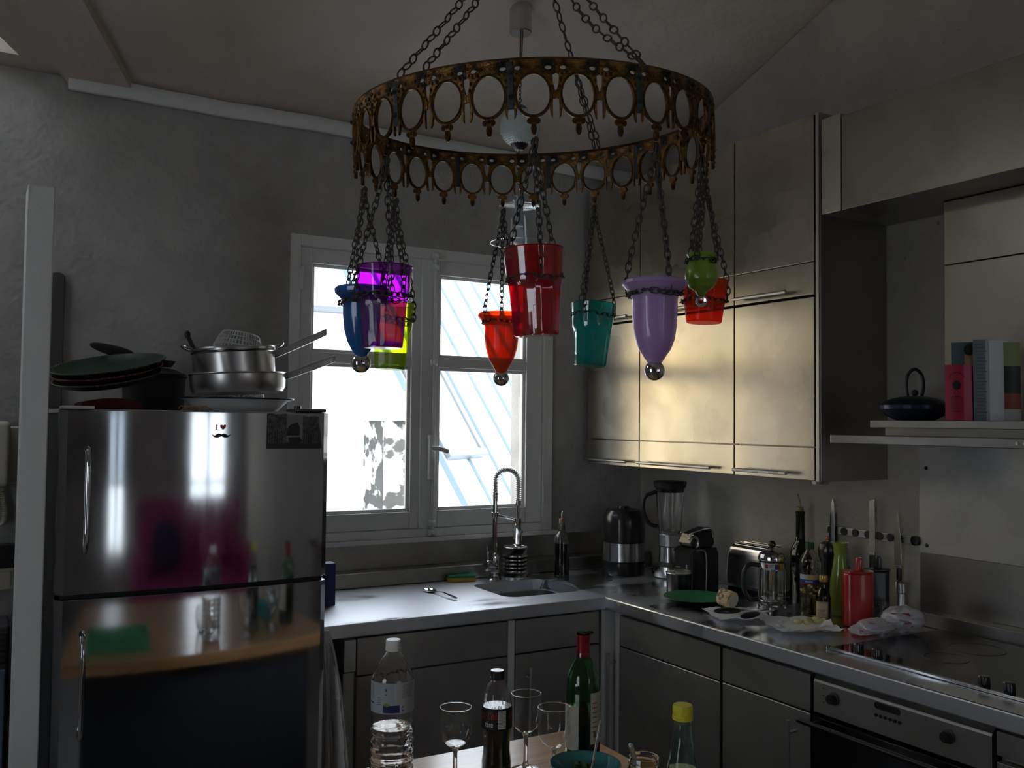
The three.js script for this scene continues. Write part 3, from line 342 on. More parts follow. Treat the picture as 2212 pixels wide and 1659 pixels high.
// ---------------------------------------------------------------- pierced metal hoop with chains
const RC = new THREE.Vector3(-1.6666, 2.0573, 1.8066), RR = 0.32;
const rex = new THREE.Vector3(1, 0.0596, 0).normalize(), rez = (() => { const v = new THREE.Vector3(0, -0.0378, 1); return v.addScaledVector(rex, -v.dot(rex)).normalize(); })(), rey = new THREE.Vector3().crossVectors(rez, rex);
const onRing = (deg, dy = 0, rr = RR) => { const a = deg * Math.PI / 180; return RC.clone().addScaledVector(rex, rr * Math.cos(a)).addScaledVector(rez, rr * Math.sin(a)).addScaledVector(rey, dy); };
{
  const h = thing('lamp_hoop', 'round pierced brass hoop hung on chains, carrying coloured glass lamps', 'chandelier');
  h.position.copy(RC); h.quaternion.setFromRotationMatrix(new THREE.Matrix4().makeBasis(rex, rey, rez));
  const inv = new THREE.Matrix4().makeBasis(rex, rey, rez).setPosition(RC).invert(), loc = (v) => v.clone().applyMatrix4(inv).toArray();
  const U = Math.PI * 2 * RR / 60; // half a repeat
  const right = [];
  for (let i = 1; i <= 3; i++) right.push([U * i / 3, 0]);
  right.push([U, -0.019], [U - 0.005, -0.021], [U - 0.0042, -0.031], [U - 0.0012, -0.041], [U, -0.0415], [U, -0.052], [U - 0.0045, -0.053], [U - 0.005, -0.06], [U - 0.0048, -0.078], [U - 0.0075, -0.0745], [U - 0.0095, -0.064]);
  for (let a = -28; a >= -78; a -= 10) { const t = a * Math.PI / 180; right.push([0.0283 * Math.cos(t), -0.0465 + 0.0308 * Math.sin(t)]); }
  right.push([0.0075, -0.0775], [0.0088, -0.0815], [0.0062, -0.085], [0.0036, -0.0855], [0.0045, -0.0905], [0.0036, -0.096], [0.0012, -0.0995]);
  const contour = [...right.map(([x, y]) => [-x, y]).reverse(), [0, 0], ...right];
  // close the outline: across the top from left to right, down the right side, back up the left
  const outline = [[0, 0], ...right, ...right.map(([x, y]) => [-x, y]).reverse()];
  const ell = (cx, cy, rx, ry, n = 30) => Array.from({ length: n }, (_, i) => [cx + rx * Math.cos(i / n * 2 * Math.PI), cy + ry * Math.sin(i / n * 2 * Math.PI)]);
  const holes = [ell(0, -0.0465, 0.0242, 0.0268), ell(0.0225, -0.0115, 0.005, 0.0026, 10), ell(-0.0225, -0.0115, 0.005, 0.0026, 10)];
  const unit = () => { const s = clean(new THREE.ExtrudeGeometry(poly(outline, holes), { depth: 0.0032, bevelEnabled: true, bevelSize: 0.0005, bevelThickness: 0.0008, bevelOffset: -0.0005, bevelSegments: 1, curveSegments: 4 }));
    const bits = [s], ring = (rx, ry, w, z) => { const c = new THREE.CatmullRomCurve3(ell(0, -0.0465, rx, ry, 20).map(([x, y]) => new THREE.Vector3(x, y, z)), true); return clean(new THREE.TubeGeometry(c, 30, w, 5, true)); };
    bits.push(ring(0.0256, 0.0282, 0.0016, 0.0042)); bits.push(ring(0.0256, 0.0282, 0.0012, -0.0008));
    for (const [x, y, r] of [[0.0062, -0.081, 0.0042], [-0.0062, -0.081, 0.0042], [0, -0.0795, 0.0034], [0, -0.0885, 0.0042], [0, -0.0955, 0.0032]]) bits.push(clean(sc(sph(1, 0, 0, 0, 8, 6), r, r, r * 0.9).translate(x, y, 0.003)));
    for (const s2 of [-1, 1]) for (const [x, y, r] of [[0.016, -0.0175, 0.003], [0.024, -0.0185, 0.0026], [0.029, -0.0165, 0.0022], [0.0265, -0.027, 0.0026], [0.028, -0.036, 0.0024], [0.0105, -0.0105, 0.0028], [0.031, -0.0075, 0.0025]]) bits.push(clean(sc(sph(1, 0, 0, 0, 7, 5), r, r, r * 0.8).translate(s2 * x, y, 0.0036)));
    return M(bits); };
  const U0 = sc(unit(), 1, 1.13, 1);
  const bend = (g, a0) => { g = g.clone(); const p = g.attributes.position; for (let i = 0; i < p.count; i++) { const u = p.getX(i), z = p.getZ(i), a = a0 - u / RR; p.setXYZ(i, (RR + z) * Math.cos(a), p.getY(i), (RR + z) * Math.sin(a)); } g.computeVertexNormals(); return toCreasedNormals(g, 0.7); };
  const a120 = 121.5 * Math.PI / 180, st = Math.PI * 2 / 30;
  for (let k = 0; k < 10; k++) {
    const us = [0, 1, 2].map((j) => bend(U0, a120 + (k * 3 + j) * -st - 0.0 * st));
    part(h, 'pierced_panel', M(us), K.brass);
    const jb = bend(clean(M(box(0.011, 0.07, 0.006, 0, -0.038, 0.002, 0.002), sph(0.004, 0, -0.056, 0.006, 8, 6), sph(0.0035, 0, -0.02, 0.006, 8, 6))), a120 + st / 2 - k * 3 * st);
    part(h, 'joining_bar', jb, mat([0.05, 0.065, 0.066], 0.65, 0.4, { bumpMap: withRep(T.fine, 20), bumpScale: 0.001 }), 'greenish corroded joining bar');
  }
  part(h, 'top_rim', rot(new THREE.TorusGeometry(RR + 0.001, 0.0032, 8, 160), Math.PI / 2), K.brass);
  const hub = RC.clone().add(new THREE.Vector3(-0.01, 0.37, 0));
  part(h, 'hook_ring', (() => { const g = new THREE.TorusGeometry(0.016, 0.002, 8, 28); g.translate(...loc(hub)); return g; })(), K.iron);
  const sus = (deg, sag, off = 0) => { const a = onRing(deg, 0.004), m = a.clone().lerp(hub, 0.5); m.y -= sag; m.x += off; part(h, 'hanging_chain', chainGeo([loc(a), loc(m), loc(hub)], 0.016, false, 1.25), K.iron, 'dark linked iron chain'); };
  sus(163, 0.004); sus(153, 0.015); sus(90, 0.05); sus(89, 0.015); sus(328, 0.005); sus(326, 0.02, 0.012);
  const top = new THREE.Vector3(hub.x, ceilY(hub.z), hub.z);
  part(h, 'hanging_chain', chainGeo([loc(hub), loc(hub.clone().lerp(top, 0.5)), loc(top)], 0.016, false, 1.25), K.iron); part(h, 'ceiling_hook', rod(loc(top.clone().setY(top.y - 0.03)), loc(top), 0.004), K.iron);
}
// ---------------------------------------------------------------- the nine hanging glass lamps
function lathe2(outer, inner, seg, facet) { // closed glass: outer up, inner down; flutes on the outside
  const pts = [...outer, ...inner], g = new THREE.LatheGeometry(pts.map(([a, b]) => new THREE.Vector2(a, b)), seg), p = g.attributes.position, n = pts.length;
  if (facet) for (let i = 0; i <= seg; i++) for (let j = 0; j < outer.length; j++) { const k = i * n + j, x = p.getX(k), z = p.getZ(k), r = Math.hypot(x, z); if (r < 1e-5) continue; const w = facet.w(p.getY(k)); if (!w) continue; const a = Math.atan2(z, x), q = 2 * Math.PI / facet.n, f = ((a % q) + q) % q - q / 2, s = 1 + w * (Math.cos(q / 2) / Math.cos(f) - 1 + (facet.depth ?? 0)); p.setX(k, x * s); p.setZ(k, z * s); }
  g.computeVertexNormals(); return toCreasedNormals(g, 0.35);
}
function tumbler(rt, rb, hgt, nF = 9) { // thin wall, fluted below and plain above, heavy foot
  const N = 16, o = [[0, 0.0], [rb - 0.003, 0], [rb, 0.002]]; for (let i = 1; i <= N; i++) { const y = hgt * i / N; o.push([lerp(rb, rt, i / N) + (y > hgt * 0.62 ? 0.0014 : 0), y]); }
  return lathe2(o, [], nF * 8, { n: nF, depth: 0.0, w: (y) => (y < hgt * 0.62 && y > 0.001 ? 1.5 * sstep(0.62, 0.52, y / hgt) : 0) });
}
function bellPts(prof, t) { // prof: outer radii from the neck up; returns outer and inner profile of an open vessel
  const o = [[0, prof[0][1] - 0.002], ...prof]; const top = prof[prof.length - 1]; const inn = [[top[0] - t * 0.5, top[1] + t * 0.5], ...prof.slice(1).reverse().map(([r, y]) => [Math.max(r - t, 0.002), Math.max(y, prof[0][1] + t)]), [0, prof[0][1] + t]]; return [o, inn];
}
function lamp(label, deg, yTop, yBand, rBand, make, opt = {}) {
  const a = onRing(deg, -0.119), t = thing('hanging_lamp', label, 'lamp', [a.x, yTop, a.z], opt.turn ?? 0, 'coloured glass lamps on the hoop');
  const tilt = opt.tilt ?? 0, R = (g) => rot(g, opt.tiltX ?? 0, 0, tilt);
  make(t, R);
  const yb = yBand - yTop, n = 40, ringPts = Array.from({ length: 16 }, (_, i) => { const f = i / 16 * 2 * Math.PI; return [rBand * Math.cos(f), yb + 0.002 * Math.sin(f * 3), rBand * Math.sin(f)]; });
  part(t, 'chain_collar', R(chainGeo(ringPts, 0.0122, true)), K.iron, 'iron chain collar');
  const top = [0, a.y - yTop, 0], f0 = opt.f0 ?? 0.4;
  for (let k = 0; k < 3; k++) { const f = f0 + k * 2 * Math.PI / 3, e = new THREE.Vector3(rBand * 1.02 * Math.cos(f), yb, rBand * 1.02 * Math.sin(f)).applyEuler(new THREE.Euler(opt.tiltX ?? 0, 0, tilt)); const m = [e.x * 0.66, lerp(top[1], e.y, 0.55), e.z * 0.66], q = [e.x * 1.02, lerp(top[1], e.y, 0.88), e.z * 1.02]; part(t, 'suspension_chain', chainGeo([top, [e.x * 0.2, lerp(top[1], e.y, 0.2), e.z * 0.2], m, q, [e.x, e.y, e.z]], 0.0122), K.iron, 'thin iron chain'); }
  part(t, 'hook', tube([[0, top[1] + 0.005, 0.002], [0.005, top[1] + 0.002, 0.002], [0.004, top[1] - 0.006, 0], [-0.004, top[1] - 0.008, 0], [-0.005, top[1] - 0.001, 0]], 0.0014, 24, 6), K.iron);
  return t;
}
const glaze = glassMat({ thickness: 0, ior: 1.7, roughness: 0.02, side: THREE.DoubleSide });
const tum = (h, rt, rb, m, nF, shiny) => (t, R) => { if (shiny) part(t, 'glaze', R(sc(mv(tumbler(rt, rb, h, nF), 0, -h, 0), 1.012, 1.002, 1.012)), glaze); part(t, 'glass', R(mv(tumbler(rt, rb, h, nF), 0, -h, 0)), m); part(t, 'rim', R(mv(rot(new THREE.TorusGeometry(rt + 0.0012, 0.0011, 8, 64), Math.PI / 2), 0, 0, 0)), m); part(t, 'foot', R(mv(L([[0, 0.009], [rb * 0.93, 0.009], [rb * 0.95, 0.0015]], 48), 0, -h, 0)), m); };
const film = (r, g, b, rough = 0.15) => new THREE.MeshPhysicalMaterial({ color: rgb(r, g, b), roughness: rough, transmission: 0.9, thickness: 0, clearcoat: 1, clearcoatRoughness: 0.03, specularIntensity: rough > 0.3 ? 0.35 : 0.8, ior: 1.5, side: THREE.DoubleSide });
const finialM = mat([0.82, 0.82, 0.82], 0.05, 1);
const vessel = (prof, thick, m, ball, ballM = finialM, collarY) => (t, R) => { const [o, i] = bellPts(prof, thick); part(t, 'glass', R(lathe2(o, i, 56)), m); if (ball) part(t, 'finial', R(sph(ball[0], 0, ball[1], 0, 28, 20)), ballM, 'silvered glass ball'); };
const milk = (c, tr, o = {}) => new THREE.MeshPhysicalMaterial({ color: rgb(...c), roughness: 0.35, transmission: tr, thickness: 0, clearcoat: 1, clearcoatRoughness: 0.04, ior: 1.5, ...o });
lamp('opaque blue bell-shaped glass lamp with silver ball tip, beside the purple tumbler', 217.5, 1.745, 1.717, 0.042, vessel([[0.01, -0.128], [0.0135, -0.122], [0.0175, -0.116], [0.026, -0.1], [0.032, -0.078], [0.0345, -0.052], [0.0348, -0.03], [0.0385, -0.021], [0.05, -0.01], [0.051, -0.003], [0.048, 0]], 0.003, milk([0.006, 0.15, 0.5], 0.3), [0.0185, -0.14]), { f0: 0.2 });
lamp('purple fluted glass tumbler lamp hanging in front of the window', 169.5, 1.744, 1.697, 0.0425, tum(0.13, 0.0432, 0.0325, film(0.5, 0.05, 0.66, 0.14)), { f0: 1.2 });
lamp('lime green fluted glass tumbler lamp behind the purple one', 241.5, 1.731, 1.699, 0.04, tum(0.131, 0.0405, 0.031, film(0.6, 0.72, 0.05, 0.3)), { f0: 0.6, tilt: -0.05 });
lamp('mottled orange bell-shaped glass lamp with silver ball tip before the window', 289.5, 1.731, 1.713, 0.041, vessel([[0.011, -0.127], [0.0135, -0.121], [0.018, -0.114], [0.027, -0.098], [0.034, -0.075], [0.0368, -0.05], [0.0372, -0.027], [0.0415, -0.018], [0.05, -0.01], [0.052, -0.004], [0.049, 0]], 0.003, milk([0.95, 0.24, 0.03], 0.7, { map: withRep(tex(256, 256, (u, v) => { const k = 0.62 + 0.55 * fbm(u, v, 5, 4, 5, 201); return [k * 1.1, k * 0.95, k * 0.9]; }, true), 1, 1) }), [0.0172, -0.139]), { f0: 0.0 });
lamp('tall ruby red fluted glass tumbler lamp, slightly tilted', 121.5, 1.755, 1.711, 0.0405, tum(0.129, 0.0425, 0.0335, film(0.78, 0.012, 0.022, 0.5), 9, true), { f0: 1.9, tilt: 0.055 });
lamp('turquoise fluted glass tumbler lamp next to the window', 325.5, 1.751, 1.727, 0.043, tum(0.133, 0.0445, 0.0335, film(0.015, 0.66, 0.62, 0.42), 10, true), { f0: 0.5, tilt: -0.07 });
lamp('milky lilac bell-shaped glass lamp with silver ball tip', 85.5, 1.718, 1.697, 0.041, vessel([[0.011, -0.126], [0.0145, -0.121], [0.0175, -0.116], [0.0245, -0.106], [0.0305, -0.09], [0.0335, -0.07], [0.0347, -0.045], [0.0347, -0.028], [0.0375, -0.02], [0.046, -0.011], [0.0505, -0.006], [0.0495, -0.001], [0.047, 0]], 0.003, milk([0.72, 0.52, 0.86], 0.5), [0.0155, -0.138]), { f0: 1.75 });
lamp('small apple green round glass lamp with clear ball tip', 61.5, 1.778, 1.767, 0.0235, vessel([[0.006, -0.069], [0.01, -0.062], [0.02, -0.055], [0.0265, -0.043], [0.0272, -0.034], [0.024, -0.021], [0.021, -0.012], [0.0215, -0.006], [0.0245, -0.001], [0.0235, 0]], 0.0025, milk([0.33, 0.58, 0.04], 0.35), [0.0095, -0.078], K.glass), { f0: 0.5 });
lamp('short wide orange red glass cup lamp behind the apple green one', 25.5, 1.763, 1.725, 0.0405, (t, R) => part(t, 'glass', R(lathe2([[0, -0.078], [0.031, -0.078], [0.0325, -0.076], [0.036, -0.05], [0.04, -0.025], [0.0435, 0]], [], 56)), film(0.85, 0.1, 0.02, 0.5)), { f0: 0.9, tilt: -0.03 });

// ---------------------------------------------------------------- glass pendant lamp
{
  const cy = ceilY(0.682), p = thing('pendant_lamp', 'clear glass bell pendant lamp with bubbled glass ball on a metal ceiling cup', 'lamp', [-1.032, 0, 0.682]);
  part(p, 'ceiling_cup', mv(L([[0, 0], [0.034, 0], [0.036, 0.003], [0.036, 0.1], [0.03, 0.11], [0, 0.11]]), 0, 2.755, 0), K.steel, 'polished metal ceiling cup');
  part(p, 'cord', M(rod([0, 2.6, 0], [0, 2.756, 0], 0.003), tube([[0.006, 2.757, 0.004], [0.004, 2.68, 0.002], [0, 2.6, 0]], 0.0022, 16, 6)), mat([0.13, 0.07, 0.05], 0.7)); part(p, 'chain', chainGeo([[0, 2.515, 0], [0, 2.56, 0], [0, 2.605, 0]], 0.0122), K.iron);
  // hobnail glass ball
  const ball = displace(new THREE.SphereGeometry(1, 160, 104), (x, y, z) => { const la = Math.asin(clamp(y, -1, 1)), lo = Math.atan2(z, x), rows = 26, band = Math.round(la * rows / Math.PI), b = Math.pow(Math.cos(la * rows - band * Math.PI), 2), n = Math.max(6, Math.round(48 * Math.cos(band * Math.PI / rows))), c = Math.pow(Math.abs(Math.sin(lo * n / 2)), 2), r = 0.0635 + 0.0026 * b * c; return [x * r, y * r * 0.97, z * r]; });
  part(p, 'glass_ball', mv(ball, 0, 2.446, 0), new THREE.MeshPhysicalMaterial({ color: rgb(0.78, 0.86, 0.87), roughness: 0.12, transmission: 0.3, thickness: 0, ior: 1.5, clearcoat: 1, clearcoatRoughness: 0.05 }), 'bubbled pale glass ball');
  part(p, 'ball_cap', mv(L([[0.006, 0.018], [0.018, 0.012], [0.03, 0], [0.024, -0.002], [0, 0]]), 0, 2.503, 0), K.dark); part(p, 'ball_cap', mv(L([[0, -0.022], [0.014, -0.02], [0.026, -0.008], [0.033, 0.004], [0, 0.004]]), 0, 2.392, 0), K.dark);
  part(p, 'chain', chainGeo([[-0.006, 2.372, 0], [-0.003, 2.31, 0], [0.002, 2.25, 0]], 0.0122), K.iron); part(p, 'bead', sc(sph(0.005), 1, 1.8, 1).translate(-0.006, 2.345, 0), mat([0.02, 0.05, 0.5], 0.2), 'small blue bead');
  part(p, 'top_knob', mv(sph(0.024, 0, 0, 0, 28, 20), 0, 2.222, 0), K.thinGlass);
  part(p, 'lamp_holder', M(cyl(0.014, 0.014, 0.09, 0, 2.17, 0), cyl(0.016, 0.016, 0.012, 0, 2.208, 0)), mat([0.45, 0.52, 0.62], 0.3, 0.6), 'bluish metal lamp holder');
  const sh = part(p, 'glass_shade', L([[0.016, 2.196], [0.05, 2.195], [0.066, 2.19], [0.072, 2.178], [0.076, 2.15], [0.083, 2.11], [0.0905, 2.07]], 64), glassMat({ thickness: 0, ior: 1.6, roughness: 0.1, color: rgb(0.93, 0.95, 0.96), side: THREE.DoubleSide }), 'clear glass bell shade'); part(sh, 'shade_rim', mv(rot(new THREE.TorusGeometry(0.0905, 0.0011, 8, 72), Math.PI / 2), 0, 2.07, 0), K.glass);
  part(p, 'bulb', L([[0.011, 2.13], [0.012, 2.12], [0.0165, 2.108], [0.0205, 2.094], [0.0205, 2.082], [0.016, 2.07], [0.008, 2.064], [0, 2.063]], 32), new THREE.MeshPhysicalMaterial({ color: rgb(0.8, 0.83, 0.88), roughness: 0.3, transmission: 0.6, thickness: 0 }), 'unlit glass bulb');
}

// ---------------------------------------------------------------- on the worktop, window side
const textPlane = (w, h, px, draw) => { const c = canvasTex(px, Math.round(px * h / w), draw); const m = new THREE.MeshPhysicalMaterial({ map: c, roughness: 0.5, transparent: true }); return [new THREE.PlaneGeometry(w, h), m]; };
const label = (r, y0, y1, a0, a1, tx, o = {}) => { const g = new THREE.CylinderGeometry(r, r, y1 - y0, 40, 1, true, a0, a1 - a0); g.translate(0, (y0 + y1) / 2, 0); return [g, mat([0.9, 0.9, 0.9], 0.5, 0, { map: tx, side: THREE.DoubleSide, ...o })]; };
{
  const f = thing('kitchen_tap', 'tall chrome spring tap standing behind the sink', 'tap', [-0.81, 0.9, 0.15]);
  const d = [0.66, 0, 0.2]; // the spout swings towards the room corner
  part(f, 'base', L([[0, 0], [0.026, 0], [0.027, 0.004], [0.022, 0.012], [0.0205, 0.03], [0.0205, 0.085], [0.017, 0.1], [0, 0.1]]), K.chrome);
  part(f, 'column', M(rod([0, 0.098, 0], [0, 0.33, 0], 0.0095), cyl(0.013, 0.013, 0.02, 0, 0.245, 0), cyl(0.0125, 0.0125, 0.006, 0, 0.1, 0)), K.chrome);
  const lv = part(f, 'lever_valve', mv(rot(L([[0, -0.002], [0.021, -0.002], [0.022, 0.003], [0.022, 0.028], [0.018, 0.034], [0, 0.034]]), 0, 0, Math.PI / 2 - 0.15), -0.012, 0.055, 0.012), K.chrome); part(lv, 'lever', rod([-0.03, 0.062, 0.012], [-0.04, 0.13, 0.012], 0.0035), K.chrome);
  const arc = []; const R = 0.045, H = 0.372; const pt = (s) => { // centre line of the hose: up, over, down
    if (s < 0.3) return [0, lerp(0.3, H, s / 0.3), 0]; if (s < 0.75) { const a = Math.PI * (s - 0.3) / 0.45; return [(R - R * Math.cos(a)) * 0.97, H + R * 0.98 * Math.sin(a), (R - R * Math.cos(a)) * 0.25]; } const t = (s - 0.75) / 0.25; return [2 * R * 0.97, lerp(H, 0.288, t), 2 * R * 0.25]; };
  for (let i = 0; i <= 24; i++) arc.push(pt(i / 24)); const hc = new THREE.CatmullRomCurve3(P3(arc));
  part(f, 'hose', new THREE.TubeGeometry(hc, 60, 0.0062, 8), K.satin);
  class Coil extends THREE.Curve { getPoint(t, o = new THREE.Vector3()) { const fr = Math.min(t, 1), p = hc.getPoint(fr), tg = hc.getTangent(fr), n = new THREE.Vector3(-0.25, 0, 0.97), b = new THREE.Vector3().crossVectors(tg, n).normalize(), a = t * 46 * 2 * Math.PI; n.crossVectors(b, tg).normalize(); return o.copy(p).addScaledVector(n, 0.0112 * Math.cos(a)).addScaledVector(b, 0.0112 * Math.sin(a)); } }
  part(f, 'spring', new THREE.TubeGeometry(new Coil(), 46 * 14, 0.0017, 6), K.chrome, 'chrome coil spring');
  const x = 2 * R * 0.97, z = 2 * R * 0.25;
  part(f, 'spray_holder', M(rod([0, 0.245, 0], [x, 0.222, z], 0.0055), cyl(0.014, 0.014, 0.02, x, 0.222, z), cyl(0.0125, 0.0125, 0.018, x, 0.29, z)), K.chrome);
  part(f, 'spray_head', mv(L([[0, 0], [0.013, 0], [0.0185, 0.01], [0.017, 0.04], [0.0125, 0.08], [0.009, 0.09], [0.006, 0.095], [0.006, 0.163], [0, 0.163]]), x, 0.125, z), K.chrome); part(f, 'spray_button', sc(sph(0.006), 1.6, 1, 1).translate(x + 0.014, 0.178, z), mat([0.02, 0.35, 0.55], 0.3), 'blue spray button');
}
{
  const u = thing('cutlery_holder', 'perforated stainless steel cutlery holder beside the tap', 'holder', [-0.712, 0.9, 0.139]);
  const W = 40, N = 8, g = []; // wall with punched holes, built as a bent pierced strip
  const per = 2 * Math.PI * 0.048, hs = []; for (let i = 0; i < 18; i++) for (let j = 0; j < 5; j++) if (i % 3 < 2) hs.push(Array.from({ length: 8 }, (_, k) => [per * (i + 0.5) / 18 + 0.0034 * Math.cos(k * Math.PI / 4), 0.028 + j * 0.0145 + 0.0034 * Math.sin(k * Math.PI / 4)]));
  const edge = []; for (let i = 0; i <= 48; i++) edge.push([per * i / 48, 0]); for (let i = 48; i >= 0; i--) edge.push([per * i / 48, 0.118]);
  const s = clean(new THREE.ExtrudeGeometry(poly(edge, hs), { depth: 0.001, bevelEnabled: false })), p = s.attributes.position; for (let i = 0; i < p.count; i++) { const a = p.getX(i) / 0.048, r = 0.0475 + p.getZ(i); p.setXYZ(i, r * Math.cos(-a), p.getY(i), r * Math.sin(-a)); } s.computeVertexNormals();
  part(u, 'perforated_wall', uvm(toCreasedNormals(s, 0.6)), K.steel); part(u, 'rim', mv(rot(new THREE.TorusGeometry(0.048, 0.002, 8, 48), Math.PI / 2), 0, 0.118, 0), K.chrome); part(u, 'bottom', mv(L([[0, 0], [0.049, 0], [0.05, 0.004], [0.049, 0.008], [0, 0.008]]), 0, 0, 0), K.steel);
}
{
  const b = thing('soap_bottle', 'clear corked bottle of blue washing-up liquid against the steel backsplash', 'bottle', [-0.52, 0.9, 0.17]);
  const prof = [[0, 0], [0.029, 0], [0.031, 0.004], [0.031, 0.135], [0.027, 0.155], [0.014, 0.172], [0.012, 0.2], [0.0135, 0.203], [0.0125, 0.208]];
  part(b, 'glass', lathe2(prof, [[0.01, 0.208], [0.0098, 0.175], [0.024, 0.153], [0.0285, 0.134], [0.0285, 0.006], [0, 0.005]], 40), tint([0.55, 0.7, 0.6], 0.02)); part(b, 'liquid', L([[0, 0.006], [0.028, 0.006], [0.028, 0.125], [0, 0.125]]), tint([0.02, 0.04, 0.3], 0.02, { ior: 1.36 })); part(b, 'cork', mv(cyl(0.0105, 0.0115, 0.022, 0, 0.21, 0), 0, 0, 0), mat([0.45, 0.3, 0.16], 0.8)); part(b, 'pourer', M(tube([[0, 0.22, 0], [0, 0.238, 0], [0.004, 0.25, 0]], 0.0028, 12, 8)), K.satin);
}
{
  const s = thing('sponge', 'yellow scouring sponge with green pad at the worktop edge by the tap', 'sponge', [-0.93, 0.9, 0.108], -0.28);
  part(s, 'foam', box(0.104, 0.016, 0.055, 0, 0.008, 0, 0.003), mat([0.72, 0.5, 0.12], 0.95, 0, { bumpMap: withRep(T.fine, 40), bumpScale: 0.002 }), 'yellow foam'); part(s, 'scouring_pad', box(0.104, 0.007, 0.055, 0, 0.0195, 0, 0.002), mat([0.03, 0.3, 0.16], 0.95, 0, { bumpMap: withRep(T.fine, 60), bumpScale: 0.003 }), 'green scouring pad');
}
{
  const g = displace(new THREE.SphereGeometry(1, 28, 20), (x, y, z) => { const px = x * 0.021, pz = z * 0.033; return [px * (1 - 0.15 * z), y > 0 ? 0.004 - 0.009 * (1 - x * x - z * z) + 0.004 : 0.008 - 0.008 * Math.sqrt(Math.max(0, 1 - x * x - z * z)), pz]; });
  const s = thing('spoon', 'steel tablespoon lying on the worktop beside the sink', 'spoon', [-1.128, 0.9, 0.26], 0.06); part(s, 'bowl', g, K.chrome);
  const hs = ext(poly([[-0.004, 0], [0.004, 0], [0.0032, 0.06], [0.0085, 0.13], [0.007, 0.15], [0, 0.156], [-0.007, 0.15], [-0.0085, 0.13], [-0.0032, 0.06]]), 0.0016, 0.0004); hs.rotateX(Math.PI / 2); part(s, 'handle', displace(hs, (x, y, z) => [x, y + 0.008 + 0.006 * Math.sin(clamp((z) / 0.15) * Math.PI), z + 0.03]), K.chrome);
}
{
  const b = thing('blue_box', 'dark blue carton standing between refrigerator and worktop', 'box', [-1.565, 0.9, 0.31]);
  part(b, 'carton', box(0.13, 0.135, 0.05, 0, 0.0675, 0, 0.002), mat([0.012, 0.016, 0.14], 0.5)); for (let i = 0; i < 8; i++) part(b, 'printed_line', box(0.0006, 0.002, 0.036, 0.0653, 0.03 + i * 0.012, 0, 0), mat([0.03, 0.05, 0.25], 0.5));
}
// ---------------------------------------------------------------- small appliances in the corner
{
  const f = thing('kitchen_mixer', 'squat black and steel countertop appliance in the worktop corner', 'appliance', [-0.268, 0.9, 0.235], 0.5);
  part(f, 'foot', L([[0, 0], [0.08, 0], [0.083, 0.006], [0.083, 0.05], [0.08, 0.052], [0, 0.052]], 56), K.black); part(f, 'steel_band', L([[0.081, 0.052], [0.0835, 0.054], [0.082, 0.125], [0.079, 0.127], [0, 0.127]], 56), K.steel, 'brushed steel band'); part(f, 'cover', L([[0.08, 0.127], [0.085, 0.129], [0.086, 0.2], [0.083, 0.235], [0.072, 0.251], [0.05, 0.256], [0, 0.257]], 56), K.black, 'glossy black cover'); part(f, 'lid_button', mv(L([[0, 0], [0.025, 0], [0.02, 0.009], [0, 0.01]]), 0, 0.257, 0), K.black);
  part(f, 'control_strip', sc(mv(rot(new THREE.TorusGeometry(0.082, 0.005, 8, 40, Math.PI * 0.45), Math.PI / 2, 0, 0), 0, 0.03, 0), 1.01, 1, 1.01), K.steel);
}
{
  const b = thing('blender', 'glass jug blender on a steel base in the worktop corner', 'blender', [-0.165, 0.9, 0.395], 0.0);
  part(b, 'base', L([[0, 0.006], [0.066, 0.006], [0.069, 0.014], [0.064, 0.046], [0.05, 0.056], [0.043, 0.062], [0.04, 0.118], [0.042, 0.12], [0, 0.12]], 48), K.steel); part(b, 'foot', L([[0, 0], [0.062, 0], [0.064, 0.006], [0, 0.006]]), K.dark);
  part(b, 'control_panel', mv(rot(box(0.05, 0.006, 0.03, 0, 0, 0, 0.002), 0, 0, 0.5), -0.06, 0.045, 0.0), K.blackGlass, 'dark tilted control panel');
  part(b, 'collar', L([[0.038, 0.121], [0.044, 0.123], [0.045, 0.166], [0.042, 0.17], [0, 0.17]]), K.satin);
  part(b, 'jug', lathe2([[0, 0.17], [0.042, 0.17], [0.044, 0.18], [0.05, 0.26], [0.0565, 0.345]], [[0.0535, 0.345], [0.047, 0.26], [0.041, 0.182], [0, 0.176]], 40, { n: 8, w: (y) => (y < 0.33 ? 0.4 : 0) }), K.glass, 'clear glass jug'); part(b, 'blade', M(rot(box(0.05, 0.002, 0.008, 0, 0, 0, 0), 0, 0.4, 0.3).translate(0, 0.188, 0), rot(box(0.05, 0.002, 0.008, 0, 0, 0, 0), 0, 1.9, -0.3).translate(0, 0.188, 0)), K.steel);
  part(b, 'lid', mv(L([[0.052, -0.012], [0.054, 0], [0.061, 0.006], [0.066, 0.026], [0.062, 0.031], [0.03, 0.033], [0, 0.033]]), 0, 0.342, 0), K.dark, 'black rubber lid'); part(b, 'handle', tube([[-0.04, 0.33, -0.035], [-0.075, 0.31, -0.06], [-0.082, 0.26, -0.064], [-0.062, 0.205, -0.05], [-0.036, 0.195, -0.03]], 0.008, 30, 10), K.dark);
}
